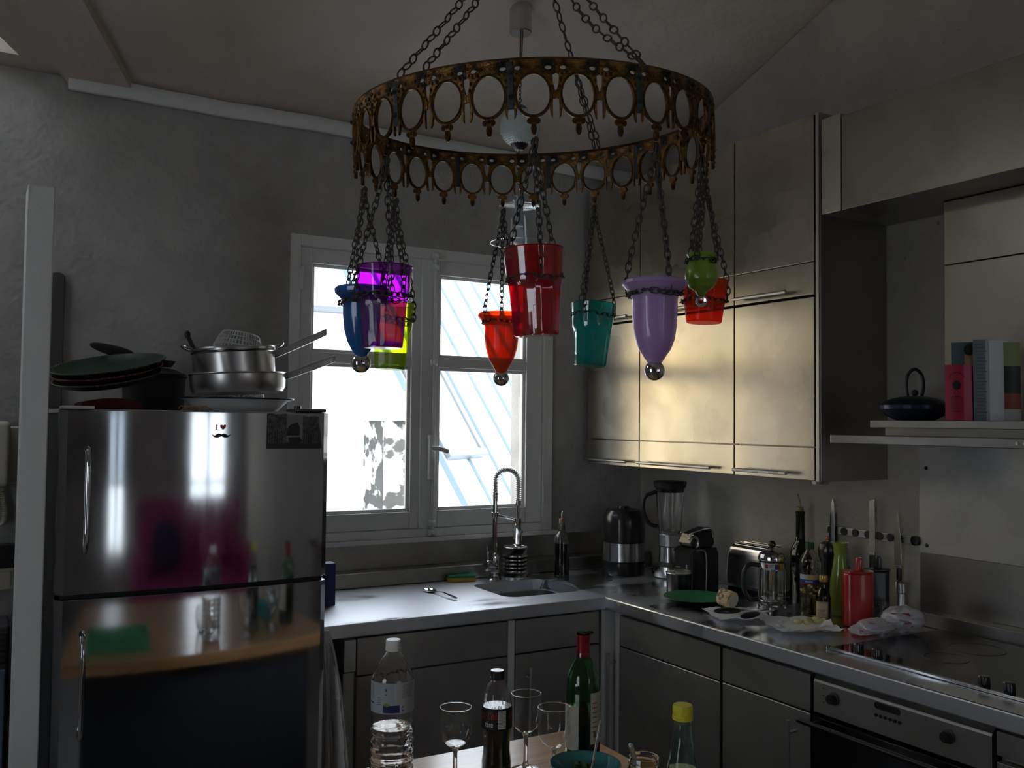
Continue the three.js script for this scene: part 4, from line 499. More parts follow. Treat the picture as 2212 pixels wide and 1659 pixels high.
{
  const c = thing('coffee_machine', 'black capsule coffee machine with cup stand and silver lever', 'coffee machine', [-0.3, 0.9, 0.672]);
  const body = ext(poly([[-0.035, 0], [0.085, 0], [0.085, 0.135], [0.075, 0.155], [-0.02, 0.155], [-0.035, 0.145]]), 0.084, 0.004); body.translate(0, 0, -0.042); part(c, 'body', uvm(body), K.black);
  const side = ext(poly([[0.03, 0], [0.086, 0], [0.086, 0.137], [0.076, 0.158], [-0.02, 0.158], [-0.037, 0.147], [-0.037, 0.14], [-0.018, 0.15], [0.02, 0.15], [0.03, 0.13]]), 0.006, 0.001); const pl = side.clone(); pl.translate(0, 0, 0.043); part(c, 'side_panel', uvm(pl), K.matte); const pl2 = side.clone(); pl2.translate(0, 0, -0.049); part(c, 'side_panel', uvm(pl2), K.matte);
  part(c, 'edge_trim', tube([[0.028, 0.0, 0.05], [0.028, 0.12, 0.05], [0.02, 0.148, 0.05], [-0.02, 0.152, 0.05]], 0.0028, 30, 8), K.satin, 'satin grey edge trim');
  const head = ext(poly([[-0.012, 0.155], [0.07, 0.155], [0.082, 0.17], [0.078, 0.205], [0.062, 0.226], [-0.012, 0.205], [-0.03, 0.175]]), 0.06, 0.006); head.translate(0, 0, -0.03); part(c, 'brew_head', uvm(head), K.black);
  part(c, 'lever', tube([[0.072, 0.19, 0.036], [0.066, 0.222, 0.036], [0.03, 0.226, 0.038], [-0.02, 0.214, 0.036], [-0.038, 0.205, 0.03]], 0.0042, 40, 8), K.chrome, 'chrome lever'); part(c, 'spout_ring', mv(rot(new THREE.TorusGeometry(0.021, 0.0052, 10, 40, Math.PI * 1.15), 0, Math.PI, 0.6), -0.02, 0.178, 0.037), K.chrome, 'chrome half ring');
  part(c, 'cup_stand', M(mv(sc(L([[0, 0], [0.042, 0], [0.044, 0.005], [0.046, 0.07], [0, 0.07]]), 1, 1, 1), -0.052, 0, 0)), K.black); part(c, 'drip_grid', mv(L([[0, 0.07], [0.047, 0.07], [0.048, 0.073], [0.043, 0.0735], [0, 0.0735]]), -0.052, 0, 0), K.steel, 'steel drip grid');
  const [g1_, m1] = textPlane(0.03, 0.009, 256, (x, w, h) => { x.clearRect(0, 0, w, h); x.fillStyle = '#b8b8b8'; x.font = 'bold 54px sans-serif'; x.textAlign = 'center'; x.fillText('magimix', w / 2, h * 0.72); }); part(c, 'lettering', mv(g1_.rotateY(-Math.PI / 2), -0.0395, 0.088, -0.022), m1);
  const [g2_, m2] = textPlane(0.026, 0.024, 256, (x, w, h) => { x.clearRect(0, 0, w, h); x.fillStyle = '#d0d0d0'; x.fillRect(w * 0.34, 0, w * 0.32, h * 0.5); x.fillStyle = '#111'; x.font = 'bold 96px serif'; x.textAlign = 'center'; x.fillText('N', w / 2, h * 0.4); x.fillStyle = '#c0c0c0'; x.font = 'bold 38px sans-serif'; x.fillText('NESPRESSO', w / 2, h * 0.82); }); part(c, 'lettering', mv(g2_.rotateY(-Math.PI / 2), -0.0395, 0.088, 0.024), m2);
}
{
  const t = thing('toaster', 'polished chrome toaster with long slots behind the coffee press', 'toaster', [-0.108, 0.9, 0.81]);
  const pr = [[-0.06, 0.02], [0.06, 0.02], [0.062, 0.12], [0.05, 0.158], [0.03, 0.17], [-0.03, 0.17], [-0.05, 0.158], [-0.062, 0.12]];
  const g = ext(new THREE.Shape(new THREE.CatmullRomCurve3(pr.map(([x, y]) => new THREE.Vector3(x, y, 0)), true, 'catmullrom', 0.35).getPoints(48).map((p) => new THREE.Vector2(p.x, p.y))), 0.17, 0.014); g.translate(0, 0, -0.085); part(t, 'shell', g, mat([0.78, 0.79, 0.81], 0.24, 1));
  part(t, 'foot', box(0.118, 0.022, 0.185, 0, 0.011, 0, 0.004), K.black); for (const x of [-0.022, 0.022]) { const s = part(t, 'slot', box(0.02, 0.004, 0.15, x, 0.1705, 0, 0.001), K.matte); part(s, 'slot_rim', M(box(0.003, 0.006, 0.16, x - 0.0125, 0.171, 0, 0.001), box(0.003, 0.006, 0.16, x + 0.0125, 0.171, 0, 0.001)), K.chrome); }
  part(t, 'lever', box(0.03, 0.008, 0.012, 0, 0.11, 0.105, 0.003), K.black);
}
{
  const f = thing('coffee_press', 'glass plunger coffee press with chrome dome lid and black handle', 'coffee press', [-0.267, 0.9, 1.03]);
  part(f, 'beaker', lathe2([[0, 0.012], [0.038, 0.012], [0.04, 0.016], [0.04, 0.158], [0.0415, 0.16]], [[0.0395, 0.16], [0.038, 0.156], [0.038, 0.018], [0, 0.016]], 48), K.glass, 'clear glass beaker');
  part(f, 'frame', M(mv(rot(new THREE.TorusGeometry(0.042, 0.0022, 8, 48), Math.PI / 2), 0, 0.03, 0), mv(L([[0.0412, 0.128], [0.0435, 0.128], [0.0435, 0.152], [0.0412, 0.152], [0.0412, 0.128]], 48), 0, 0, 0), ...[0, 1, 2, 3].map((k) => { const a = 0.7 + k * Math.PI / 2; return M(box(0.009, 0.13, 0.0016, 0, 0, 0.0425, 0.0005).translate(0, 0.075, 0).rotateY(a), sph(0.006, 0.0435 * Math.sin(a), 0.006, 0.0435 * Math.cos(a), 10, 8)); })), K.chrome, 'chrome frame');
  part(f, 'lid', L([[0.044, 0.158], [0.0445, 0.164], [0.04, 0.178], [0.025, 0.188], [0.006, 0.191], [0, 0.191]]), K.chrome, 'chrome dome lid'); part(f, 'plunger', M(rod([0, 0.03, 0], [0, 0.2, 0], 0.002), cyl(0.036, 0.036, 0.004, 0, 0.034, 0)), K.steel); part(f, 'knob', M(sph(0.0125, 0, 0.208, 0), cyl(0.005, 0.004, 0.01, 0, 0.195, 0)), K.black);
  part(f, 'handle', tube([[-0.036, 0.14, -0.02], [-0.062, 0.142, -0.036], [-0.078, 0.12, -0.045], [-0.078, 0.06, -0.045], [-0.062, 0.03, -0.036], [-0.038, 0.03, -0.022]], 0.0075, 40, 10), K.black); const tx = canvasTex(128, 64, (x, w, h) => { x.fillStyle = '#d8d8d8'; x.fillRect(0, 0, w, h); x.fillStyle = '#b01818'; x.fillRect(4, 8, 26, 40); x.fillStyle = '#1d3d9a'; x.fillRect(84, 4, 24, 56); x.fillStyle = '#c01818'; x.fillRect(108, 4, 20, 56); x.fillStyle = '#444'; x.fillRect(36, 14, 40, 6); x.fillRect(36, 30, 30, 5); }); const [lg, lm] = label(0.0438, 0.131, 0.15, -1.35, -0.2, tx); part(f, 'badge', lg, lm, 'small red and blue badge');
}
solo('dinner_plate', 'shallow green plate with black outside on the corner worktop', 'plate', mv(L([[0, 0.003], [0.05, 0], [0.058, 0.002], [0.088, 0.013], [0.108, 0.022], [0.109, 0.0235], [0.106, 0.0235], [0.086, 0.0165], [0.056, 0.007], [0, 0.0065]], 72), 0, 0, 0), (() => { return mat([0.05, 0.27, 0.12], 0.35, 0, { clearcoat: 0.5, clearcoatRoughness: 0.1 }); })()).position.set(-0.425, 0.9005, 0.845);
part(scene.children[scene.children.length - 1], 'glazed_underside', L([[0, 0.0005], [0.05, -0.0003], [0.059, 0.001], [0.089, 0.0122], [0.1092, 0.0218], [0.1096, 0.0212], [0.0895, 0.0112], [0.0593, 0.0003], [0.05, -0.0008], [0, -0.0003]], 72), K.black, 'black outside');
// ---------------------------------------------------------------- food and wrappers
const crumple = (w, d, seed, amp, lift = 0) => { const g = new THREE.PlaneGeometry(w, d, 44, 36); g.rotateX(-Math.PI / 2); const r = (x, z, f, s) => fbm(x / w + 0.5, z / d + 0.5, f, f, 3, s); return displace(g, (x, y, z) => { const e = Math.max(Math.abs(x) / (w / 2), Math.abs(z) / (d / 2)), n = Math.abs(r(x, z, 3, seed) - 0.5) * 2 + 0.5 * Math.abs(r(x, z, 7, seed + 5) - 0.5) * 2; return [x * (1 - 0.16 * r(x, z, 4, seed + 9) * e), 0.002 + amp * n + lift * Math.pow(e, 3) * r(x, z, 3, seed + 3), z * (1 - 0.16 * r(x, z, 4, seed + 11) * e)]; }); };
const paperM = new THREE.MeshPhysicalMaterial({ color: rgb(0.9, 0.91, 0.95), roughness: 0.85, transmission: 0.12, thickness: 0, side: THREE.DoubleSide });
{ const p = solo('wrapping_paper', 'creased white cheese paper under the cheese and knives', 'paper', crumple(0.2, 0.19, 301, 0.009, 0.012), paperM); p.position.set(-0.455, 0.9, 1.075); p.rotation.y = -0.4; }
{ const p = solo('wrapping_paper', 'creased white paper holding scraps of butter', 'paper', crumple(0.22, 0.2, 311, 0.012, 0.02), paperM); p.position.set(-0.42, 0.9, 1.29); p.rotation.y = -0.5; }
{
  const c = thing('cheese_roll', 'cut log of white rind goat cheese on creased paper', 'cheese', [-0.452, 0.948, 1.02], 0); c.rotation.set(0, -1.4, -0.15);
  const g = displace(new THREE.CylinderGeometry(0.026, 0.0265, 0.046, 40, 10), (x, y, z) => { const n = fbm((Math.atan2(z, x) / 6.283 + 1) % 1, (y + 0.03) / 0.06, 9, 5, 3, 321) - 0.5, r = 1 + 0.06 * n; return [x * r, y, z * r]; }); part(c, 'rind', rot(g, 0, 0, Math.PI / 2), mat([0.85, 0.76, 0.58], 0.9, 0, { map: withRep(tex(256, 256, (u, v) => { const k = 0.6 + 0.4 * sstep(0.35, 0.6, fbm(u, v, 8, 8, 4, 331)); return [k, k * 0.94, k * 0.84]; }, true), 14) }), 'mottled rind'); part(c, 'cut_face', mv(rot(cyl(0.0245, 0.024, 0.003), 0, 0, Math.PI / 2), 0.0235, 0, 0), mat([0.78, 0.74, 0.58], 0.6), 'pale cut face');
}
const tableKnife = (lab, x, z, ry, y) => { const k = thing('cheese_knife', lab, 'knife', [x, y, z], ry); part(k, 'handle', sc(displace(new THREE.SphereGeometry(1, 20, 14), (a, b, c) => [a, b, c]), 0.046, 0.0095, 0.0135), K.black, 'thick black handle'); const bl = ext(poly([[0.03, -0.008], [0.1, -0.011], [0.125, 0.002], [0.1, 0.009], [0.03, 0.008]]), 0.0012, 0.0003); bl.rotateX(-Math.PI / 2); part(k, 'blade', bl, K.steel); return k; };
tableKnife('cheese knife with thick black handle lying in front of the cheese', -0.53, 1.105, -0.35, 0.931); tableKnife('small black knife lying between the two creased papers', -0.505, 1.175, 0.15, 0.929);
{ const r = rng(77); for (let i = 0; i < 4; i++) { const b = solo('butter_scrap', 'pale yellow scrap of butter on creased paper', 'butter', displace(new THREE.IcosahedronGeometry(0.012 + 0.007 * r(), 0), (x, y, z) => [x * (1 + 0.5 * (r() - 0.5)), y * 0.7 * (0.7 + 0.6 * r()), z * (1 + 0.4 * (r() - 0.5))]), mat([0.75, 0.66, 0.33], 0.5), 'butter scraps'); b.position.set(-0.405 + 0.022 * (i - 1.5), 0.926, 1.3 + 0.012 * (i % 2)); } }
{
  const bag = thing('plastic_bag', 'crumpled translucent carrier bag with pink print beside the hob', 'bag', [-0.235, 0.9088, 1.45]);
  const bagTex = withRep(tex(256, 256, (u, v) => { const m = sstep(0.69, 0.72, fbm(u, v, 6, 6, 3, 381)) * (Math.abs(((u * 3) % 1) - 0.5) < 0.32 ? 1 : 0); return [lerp(1, 0.72, m), lerp(1, 0.2, m), lerp(1, 0.42, m)]; }, true), 3.5);
  const bm = new THREE.MeshPhysicalMaterial({ color: rgb(0.86, 0.87, 0.93), roughness: 0.45, transmission: 0.35, thickness: 0, side: THREE.DoubleSide, clearcoat: 0.6, clearcoatRoughness: 0.2, map: bagTex });
  const lump = (sx, sy, sz, seed) => displace(new THREE.IcosahedronGeometry(1, 24), (x, y, z) => { const u = Math.atan2(z, x) / 6.2832 + 0.5, v = Math.acos(clamp(y, -1, 1)) / 3.1416, n = Math.abs(fbm(u, v, 5, 4, 3, seed) - 0.5) * 2, m = Math.abs(fbm(u, v, 11, 9, 2, seed + 7) - 0.5) * 2, r = 0.82 + 0.3 * n + 0.14 * m; return [x * sx * r, Math.max(0.002, sy * 0.85 + y * sy * r), z * sz * r]; });
  const main = part(bag, 'film', M(mv(lump(0.062, 0.037, 0.062, 341), 0.035, 0.004, 0.025), mv(rot(lump(0.085, 0.02, 0.05, 351), 0, 0.3, 0), -0.05, 0.003, 0.0), mv(rot(lump(0.06, 0.012, 0.04, 361), 0, 0.6, 0), -0.105, 0.002, -0.005), mv(lump(0.05, 0.026, 0.04, 371), 0.075, 0.002, -0.02)), bm);
}
// ---------------------------------------------------------------- bottles and knives along the right wall
const rv = -0.527;
{
  const b = thing('oil_bottle', 'tall black glass oil bottle with metal pouring spout by the toaster', 'bottle', [-0.088, 0.9, 0.985]);
  part(b, 'glass', L([[0, 0], [0.032, 0], [0.034, 0.004], [0.034, 0.15], [0.03, 0.18], [0.016, 0.205], [0.0145, 0.23], [0.0145, 0.295], [0.0155, 0.297], [0.0155, 0.305], [0, 0.305]]), mat([0.008, 0.012, 0.008], 0.06)); part(b, 'stopper', L([[0, 0.305], [0.0115, 0.305], [0.012, 0.31], [0.01, 0.316], [0.011, 0.32], [0, 0.322]]), mat([0.35, 0.26, 0.12], 0.5, 0.6)); part(b, 'pouring_spout', tube([[0, 0.32, 0], [-0.001, 0.335, 0], [-0.006, 0.352, -0.002], [-0.01, 0.362, -0.003]], 0.0028, 18, 8), mat([0.4, 0.33, 0.18], 0.35, 0.8));
}
{ const j = thing('round_jar', 'dark round jar with small copper knob behind the clear oil bottle', 'jar', [-0.058, 0.9, 1.075]); part(j, 'body', L([[0, 0], [0.028, 0], [0.03, 0.004], [0.022, 0.1], [0.02, 0.14], [0.029, 0.165], [0.031, 0.185], [0.025, 0.204], [0.01, 0.212], [0, 0.212]]), K.black); part(j, 'knob', M(cyl(0.004, 0.004, 0.008, 0, 0.215, 0), sph(0.0065, 0, 0.222, 0, 12, 8)), mat([0.6, 0.25, 0.1], 0.3, 1), 'copper knob'); }
{
  const b = thing('oil_bottle', 'clear ribbed plastic oil bottle with dark green cap and picture label', 'bottle', [-0.242, 0.9, 1.166], -0.4); const o = [[0, 0], [0.029, 0], [0.031, 0.004]]; for (let i = 0; i <= 24; i++) { const y = 0.008 + i * 0.0068; o.push([0.031 + (y > 0.12 || y < 0.045 ? 0.0008 * Math.sin(i * 1.6) : 0), y]); } o.push([0.026, 0.185], [0.014, 0.202], [0.012, 0.208], [0.012, 0.214]);
  part(b, 'plastic', lathe2(o, [...o.slice(3).reverse().map(([r, y]) => [r - 0.0009, y]), [0, 0.006]], 40), K.pet); part(b, 'oil', L([[0, 0.007], [0.0295, 0.008], [0.0295, 0.06], [0, 0.06]]), tint([0.5, 0.45, 0.1], 0.05, { ior: 1.46 })); part(b, 'cap', mv(L([[0.0135, 0], [0.014, 0.002], [0.0135, 0.02], [0.012, 0.021], [0, 0.021]]), 0, 0.208, 0), mat([0.01, 0.09, 0.04], 0.4), 'dark green cap');
  const tx = canvasTex(256, 256, (x, w, h) => { x.fillStyle = '#c9d3d8'; x.fillRect(0, 0, w, h * 0.3); x.fillStyle = '#e0d060'; x.fillRect(w * 0.4, h * 0.04, w * 0.45, h * 0.2); x.fillStyle = '#1b3f9c'; x.fillRect(0, h * 0.26, w, h * 0.2); x.fillStyle = '#a8301c'; x.fillRect(0, h * 0.45, w, h * 0.04); x.fillStyle = '#3a2d18'; x.fillRect(0, h * 0.49, w, h * 0.51); const r = rng(9); for (let i = 0; i < 22; i++) { x.fillStyle = ['#8a6c2c', '#c8b478', '#d6d0bc', '#5c4a20'][i % 4]; x.beginPath(); x.arc(r() * w, h * (0.54 + 0.42 * r()), 10 + 14 * r(), 0, 7); x.fill(); } x.fillStyle = '#e8e8e8'; x.font = 'bold 34px sans-serif'; x.fillText('Huile', w * 0.3, h * 0.4); });
  const [lg, lm] = label(0.0322, 0.072, 0.132, -1.6, 0.7, tx); part(b, 'printed_label', lg, lm);
}
{
  const b = thing('sauce_bottle', 'small dark sauce bottle with gold cap and cream label', 'bottle', [-0.285, 0.9, 1.258], -0.4); part(b, 'glass', L([[0, 0], [0.02, 0], [0.0215, 0.003], [0.0215, 0.075], [0.018, 0.092], [0.0115, 0.105], [0.0105, 0.126], [0, 0.126]]), mat([0.012, 0.007, 0.004], 0.06)); part(b, 'cap', mv(L([[0.0125, 0], [0.0128, 0.002], [0.0125, 0.018], [0.011, 0.02], [0, 0.02]], 28), 0, 0.124, 0), mat([0.6, 0.4, 0.13], 0.35, 0.9), 'gold cap');
  const tx = canvasTex(128, 160, (x, w, h) => { x.fillStyle = '#c8bb98'; x.fillRect(0, 0, w, h); x.strokeStyle = '#9a6a40'; x.lineWidth = 4; x.strokeRect(8, 8, w - 16, h - 16); x.fillStyle = '#7a5a3c'; for (let i = 0; i < 6; i++) x.fillRect(22, 70 + i * 13, w - 44 - (i % 3) * 12, 4); }); const [lg, lm] = label(0.0222, 0.012, 0.066, -1.7, 0.2, tx); part(b, 'printed_label', lg, lm);
}
solo('flower_vase', 'tall lime green glass vase behind the red flask', 'vase', lathe2([[0, 0], [0.03, 0], [0.034, 0.004], [0.035, 0.05], [0.03, 0.11], [0.021, 0.165], [0.018, 0.19], [0.021, 0.215], [0.0265, 0.228]], [[0.024, 0.228], [0.018, 0.213], [0.015, 0.19], [0.018, 0.165], [0.027, 0.11], [0.031, 0.05], [0.03, 0.008], [0, 0.007]], 48), mat([0.3, 0.4, 0.05], 0.2, 0, { clearcoat: 1, clearcoatRoughness: 0.05 })).position.set(-0.15, 0.9, 1.205);
const flask = (lab, x, z, w, d, m, h) => { const t = thing('oil_flask', lab, 'flask', [x, 0.9, z], rv); const g = slab(rrect(-w, w, -d, d, d * 0.96, 10), 0.002, h, [], 0.004); part(t, 'body', g, m); const s = slab(rrect(-w - 0.0015, w + 0.0015, -d - 0.0015, d + 0.0015, d, 10), h, h + 0.006, [], 0.002); part(t, 'shoulder_rim', s, m); part(t, 'neck', mv(L([[0.014, 0], [0.011, 0.004], [0.0105, 0.035], [0.009, 0.038], [0, 0.038]], 24), 0.004, h + 0.006, 0), m); return t; };
flask('glossy red ceramic oil flask standing before the knives', -0.227, 1.337, 0.045, 0.026, K.red, 0.158);
{ const t = flask('black ceramic vinegar flask with printed letters beside the red one', -0.098, 1.302, 0.038, 0.022, mat([0.018, 0.02, 0.024], 0.35, 0, { clearcoat: 0.3 }), 0.15); const [g, m] = textPlane(0.06, 0.045, 256, (x, w, h) => { x.clearRect(0, 0, w, h); const r = rng(31); x.fillStyle = 'rgba(190,185,165,0.75)'; x.font = 'bold 22px monospace'; for (let i = 0; i < 90; i++) x.fillText('aeosnvr'[i % 7], r() * w, 30 + r() * (h - 34)); }); part(t, 'printed_letters', mv(g, 0, 0.045, 0.0228), m, 'scattered pale letters'); }
{ const m = thing('pepper_mill', 'slim tapered steel mill against the wall under the knife', 'mill', [-0.03, 0.9, 1.338]); part(m, 'body', L([[0, 0], [0.021, 0], [0.0215, 0.004], [0.016, 0.072], [0.0155, 0.08], [0, 0.08]]), K.satin); part(m, 'head', L([[0.0145, 0.081], [0.0185, 0.083], [0.0185, 0.112], [0.017, 0.115], [0, 0.115]]), K.satin); }
{
  const r = thing('knife_rail', 'magnetic knife rail with black discs on the concrete wall', 'knife rail', [0, 0, 0]); part(r, 'bar', BX(-0.012, -0.0005, 1.132, 1.158, 1.03, 1.36, 0.002), K.steel); for (const z of [1.05, 1.105, 1.15, 1.2, 1.245, 1.285, 1.32]) part(r, 'magnet', mv(rot(L([[0, 0], [0.0125, 0], [0.0125, 0.003], [0.011, 0.004], [0, 0.004]], 24), 0, 0, Math.PI / 2), -0.012, 1.145, z), K.dark); part(r, 'end_cap', mv(rot(L([[0, 0], [0.015, 0], [0.015, 0.012], [0.012, 0.014], [0.008, 0.01], [0, 0.01]], 24), 0, 0, Math.PI / 2), -0.001, 1.145, 1.372), K.black);
  const wallKnife = (lab, z, y0, y1, prof, hy, hw, tilt = 0) => { const k = thing('kitchen_knife', lab, 'knife', [-0.0205, y0, z], 0, 'knives on the rail'); k.rotation.x = tilt; const g = ext(poly(prof.map(([a, b]) => [a * 0.0001, b * (y1 - y0)])), 0.0018, 0.0004); g.rotateY(Math.PI / 2); part(k, 'blade', uvm(g), K.steel); part(k, 'bolster', box(0.008, 0.01, hw + 0.004, 0.001, -0.003, 0, 0.002), K.steel); part(k, 'handle', box(0.014, hy, hw, 0.001, -hy / 2 - 0.006, 0, 0.005), K.black, 'black handle'); return k; };
  wallKnife('curved serrated steel knife on the rail by the dark oil bottle', 1.066, 1.085, 1.253, [[-60, 0], [70, 0], [90, 0.5], [60, 0.92], [10, 1], [-40, 0.9], [-80, 0.5]], 0.085, 0.016); wallKnife('square tipped steel knife in the middle of the rail', 1.222, 1.09, 1.262, [[-110, 0], [110, 0], [105, 0.92], [90, 0.96], [-100, 1]], 0.075, 0.018); wallKnife('broad pointed chef knife hanging over the steel mill', 1.322, 1.062, 1.24, [[-90, 0], [150, 0], [165, 0.3], [130, 0.7], [30, 1], [-60, 0.55], [-110, 0.2]], 0.04, 0.014);
  const gr = thing('hand_grater', 'narrow black perforated grater behind the curved knife', 'grater', [-0.008, 1.09, 1.038]); const gg = ext(poly([[-0.004, 0], [0.03, 0], [0.014, 0.11], [0.006, 0.11]].map(([a, b]) => [-a, b]), [0, 1, 2, 3].map((i) => rrect(-0.014 + i * 0.001, -0.0105 + i * 0.001, 0.02 + i * 0.02, 0.0235 + i * 0.02, 0.0015, 3))), 0.003, 0.0005); gg.rotateY(Math.PI / 2); part(gr, 'plate', uvm(gg), K.dark);
}
// ---------------------------------------------------------------- on the hood shelf
{
  const t = thing('teapot', 'flat dark blue cast iron teapot with hoop handle on the hood shelf', 'teapot', [-0.246, 1.514, 1.55], rv);
  part(t, 'body', L([[0, 0], [0.05, 0], [0.056, 0.003], [0.082, 0.016], [0.094, 0.031], [0.093, 0.042], [0.08, 0.054], [0.055, 0.063], [0.028, 0.067], [0, 0.068]], 64), mat([0.012, 0.022, 0.045], 0.32, 0.3), 'blue black body'); part(t, 'lid_knob', M(sph(0.0095, 0, 0.077, 0), cyl(0.004, 0.004, 0.01, 0, 0.068, 0)), K.dark);
  part(t, 'handle', tube([[-0.02, 0.062, 0], [-0.024, 0.1, 0], [-0.018, 0.13, 0], [0, 0.144, 0], [0.018, 0.13, 0], [0.024, 0.1, 0], [0.018, 0.062, 0]], 0.0048, 50, 10), K.dark); part(t, 'spout', tube([[0, 0.045, -0.07], [0, 0.05, -0.09], [0, 0.062, -0.1]], 0.011, 16, 12), mat([0.012, 0.022, 0.045], 0.32, 0.3));
}
{
  const paperC = (h, w, off, bend, tx, lab, cat, x, z, lean, tone = [0.75, 0.76, 0.78]) => { const g = new THREE.BoxGeometry(w, h, 0.0016, 14, 6, 1); const gg = displaceUV(g, (a, b, c) => [a, b, c + bend * Math.sin((a / w + 0.5) * Math.PI) + 0.01 * bend]); const t = solo('leaflet', lab, cat, gg, tx ? mat([0.85, 0.85, 0.85], 0.45, 0, { map: tx }) : mat(tone, 0.6), undefined); t.position.set(x, 1.5138 + h / 2, z); t.rotation.set(0, rv - 0.35 + off, 0); t.rotateX(-lean); return t; };
  function displaceUV(g, fn) { const p = g.attributes.position; for (let i = 0; i < p.count; i++) p.setXYZ(i, ...fn(p.getX(i), p.getY(i), p.getZ(i))); g.computeVertexNormals(); return g; }
  const pink = canvasTex(256, 480, (x, w, h) => { x.fillStyle = '#c0174a'; x.fillRect(0, 0, w * 0.68, h); x.fillStyle = '#d85e86'; x.fillRect(w * 0.68, 0, w * 0.32, h); x.strokeStyle = '#3a0a1c'; x.fillStyle = '#2a0a14'; x.lineWidth = 7; x.beginPath(); x.arc(w * 0.42, h * 0.3, 78, Math.PI * 1.15, Math.PI * 1.85); x.stroke(); x.beginPath(); x.arc(w * 0.42, h * 0.37, 40, 0, 7); x.fill(); x.lineWidth = 4; for (let i = 0; i < 5; i++) { x.beginPath(); x.moveTo(w * (0.26 + i * 0.07), h * 0.56); x.lineTo(w * (0.28 + i * 0.06), h * 0.86); x.stroke(); } x.strokeRect(w * 0.22, h * 0.58, w * 0.38, h * 0.26); x.beginPath(); x.arc(w * 0.42, h * 0.52, 24, 0, 7); x.stroke(); });
  const face = canvasTex(256, 360, (x, w, h) => { x.fillStyle = '#3d5f66'; x.fillRect(0, 0, w, h); x.fillStyle = '#5d8577'; x.fillRect(w * 0.62, 0, w * 0.38, h); x.fillStyle = '#14181c'; x.fillRect(w * 0.22, h * 0.4, w * 0.62, h * 0.6); x.fillStyle = '#a9826a'; x.beginPath(); x.ellipse(w * 0.5, h * 0.22, 34, 50, 0, 0, 7); x.fill(); x.fillStyle = '#1d1613'; x.beginPath(); x.ellipse(w * 0.5, h * 0.1, 38, 26, 0, 0, 7); x.fill(); x.fillStyle = '#cfd6da'; x.fillRect(w * 0.44, h * 0.38, w * 0.12, h * 0.1); });
  const txt = canvasTex(256, 360, (x, w, h) => { x.fillStyle = '#b9c2c6'; x.fillRect(0, 0, w, h); x.fillStyle = '#7c8a90'; x.fillRect(0, 0, w * 0.5, h); x.fillStyle = '#5d676c'; for (let i = 0; i < 22; i++) x.fillRect(w * 0.1, 20 + i * 15, w * (0.3 + 0.08 * (i % 3)), 4); });
  const col = canvasTex(128, 360, (x, w, h) => { x.fillStyle = '#9aa86a'; x.fillRect(0, 0, w, h * 0.3); x.fillStyle = '#23262a'; x.fillRect(0, h * 0.3, w, h * 0.35); x.fillStyle = '#a04a38'; x.fillRect(0, h * 0.65, w, h * 0.2); x.fillStyle = '#c9c9c9'; x.fillRect(0, h * 0.85, w, h * 0.15); });
  paperC(0.148, 0.066, 0.0, 0.006, pink, 'pink printed leaflet in front of the magazines on the hood shelf', 'leaflet', -0.276, 1.705, 0.05);
  paperC(0.208, 0.084, 0.05, 0.007, face, 'magazine with a man in a dark suit on the cover, behind the pink leaflet', 'magazine', -0.252, 1.718, 0.04);
  paperC(0.214, 0.058, 0.25, 0.005, txt, 'folded grey and white newspaper page beside the pink leaflet', 'magazine', -0.234, 1.752, 0.02);
  paperC(0.212, 0.05, 0.3, 0.004, null, 'plain white folded leaflet between the newspaper page and the colourful one', 'leaflet', -0.21, 1.776, 0.02, [0.72, 0.74, 0.8]);
  paperC(0.206, 0.042, 0.3, 0.003, col, 'colourful printed leaflet at the end of the upright magazines', 'leaflet', -0.186, 1.797, 0.02);
}

// ---------------------------------------------------------------- on top of the refrigerator
const FT = 1.52;
{
  const p = thing('oval_platter', 'white enamel platter with dark blue rim under the steel pans', 'platter', [-1.855, FT, 0.45]);
  const s = [1.0, 1, 0.62], S = (g) => sc(g, ...s); part(p, 'dish', S(L([[0, 0], [0.115, 0], [0.12, 0.002], [0.135, 0.018], [0.15, 0.03], [0.165, 0.036], [0.165, 0.039], [0.15, 0.034], [0.133, 0.021], [0.117, 0.004], [0, 0.003]], 72)), mat([0.76, 0.77, 0.76], 0.22, 0, { clearcoat: 0.6, clearcoatRoughness: 0.1 })); part(p, 'rim', S(mv(rot(new THREE.TorusGeometry(0.166, 0.0026, 8, 80), Math.PI / 2), 0, 0.038, 0)), mat([0.012, 0.014, 0.07], 0.3), 'dark blue rim');
}
const panHandle = (len, rise) => { const g = ext(poly([[0, -0.008], [0.02, -0.0075], [len * 0.6, -0.011], [len * 0.93, -0.0115], [len, -0.003], [len, 0.003], [len * 0.93, 0.0115], [len * 0.6, 0.011], [0.02, 0.0075], [0, 0.008]]), 0.014, 0.003); g.rotateX(-Math.PI / 2); return displace(g, (x, y, z) => [x, y + rise * (x / len) + 0.02 * Math.pow(x / len, 2) * 0.4, z]); };
const brushedPan = mat([0.56, 0.55, 0.53], 0.3, 1);
{
  const p = thing('frying_pan', 'shallow steel frying pan with long steel handle on the platter', 'pan', [-1.85, FT + 0.049, 0.44]); p.rotation.z = 0.045;
  part(p, 'pan', L([[0, 0], [0.11, 0], [0.128, 0.008], [0.136, 0.022], [0.138, 0.06], [0.142, 0.063], [0.139, 0.065], [0.134, 0.06], [0.132, 0.024], [0.124, 0.011], [0.108, 0.004], [0, 0.004]], 72), brushedPan); part(p, 'handle', mv(rot(panHandle(0.15, 0.045), 0, -0.25, 0), 0.135, 0.045, 0.03), K.satin, 'long flat steel handle');
}
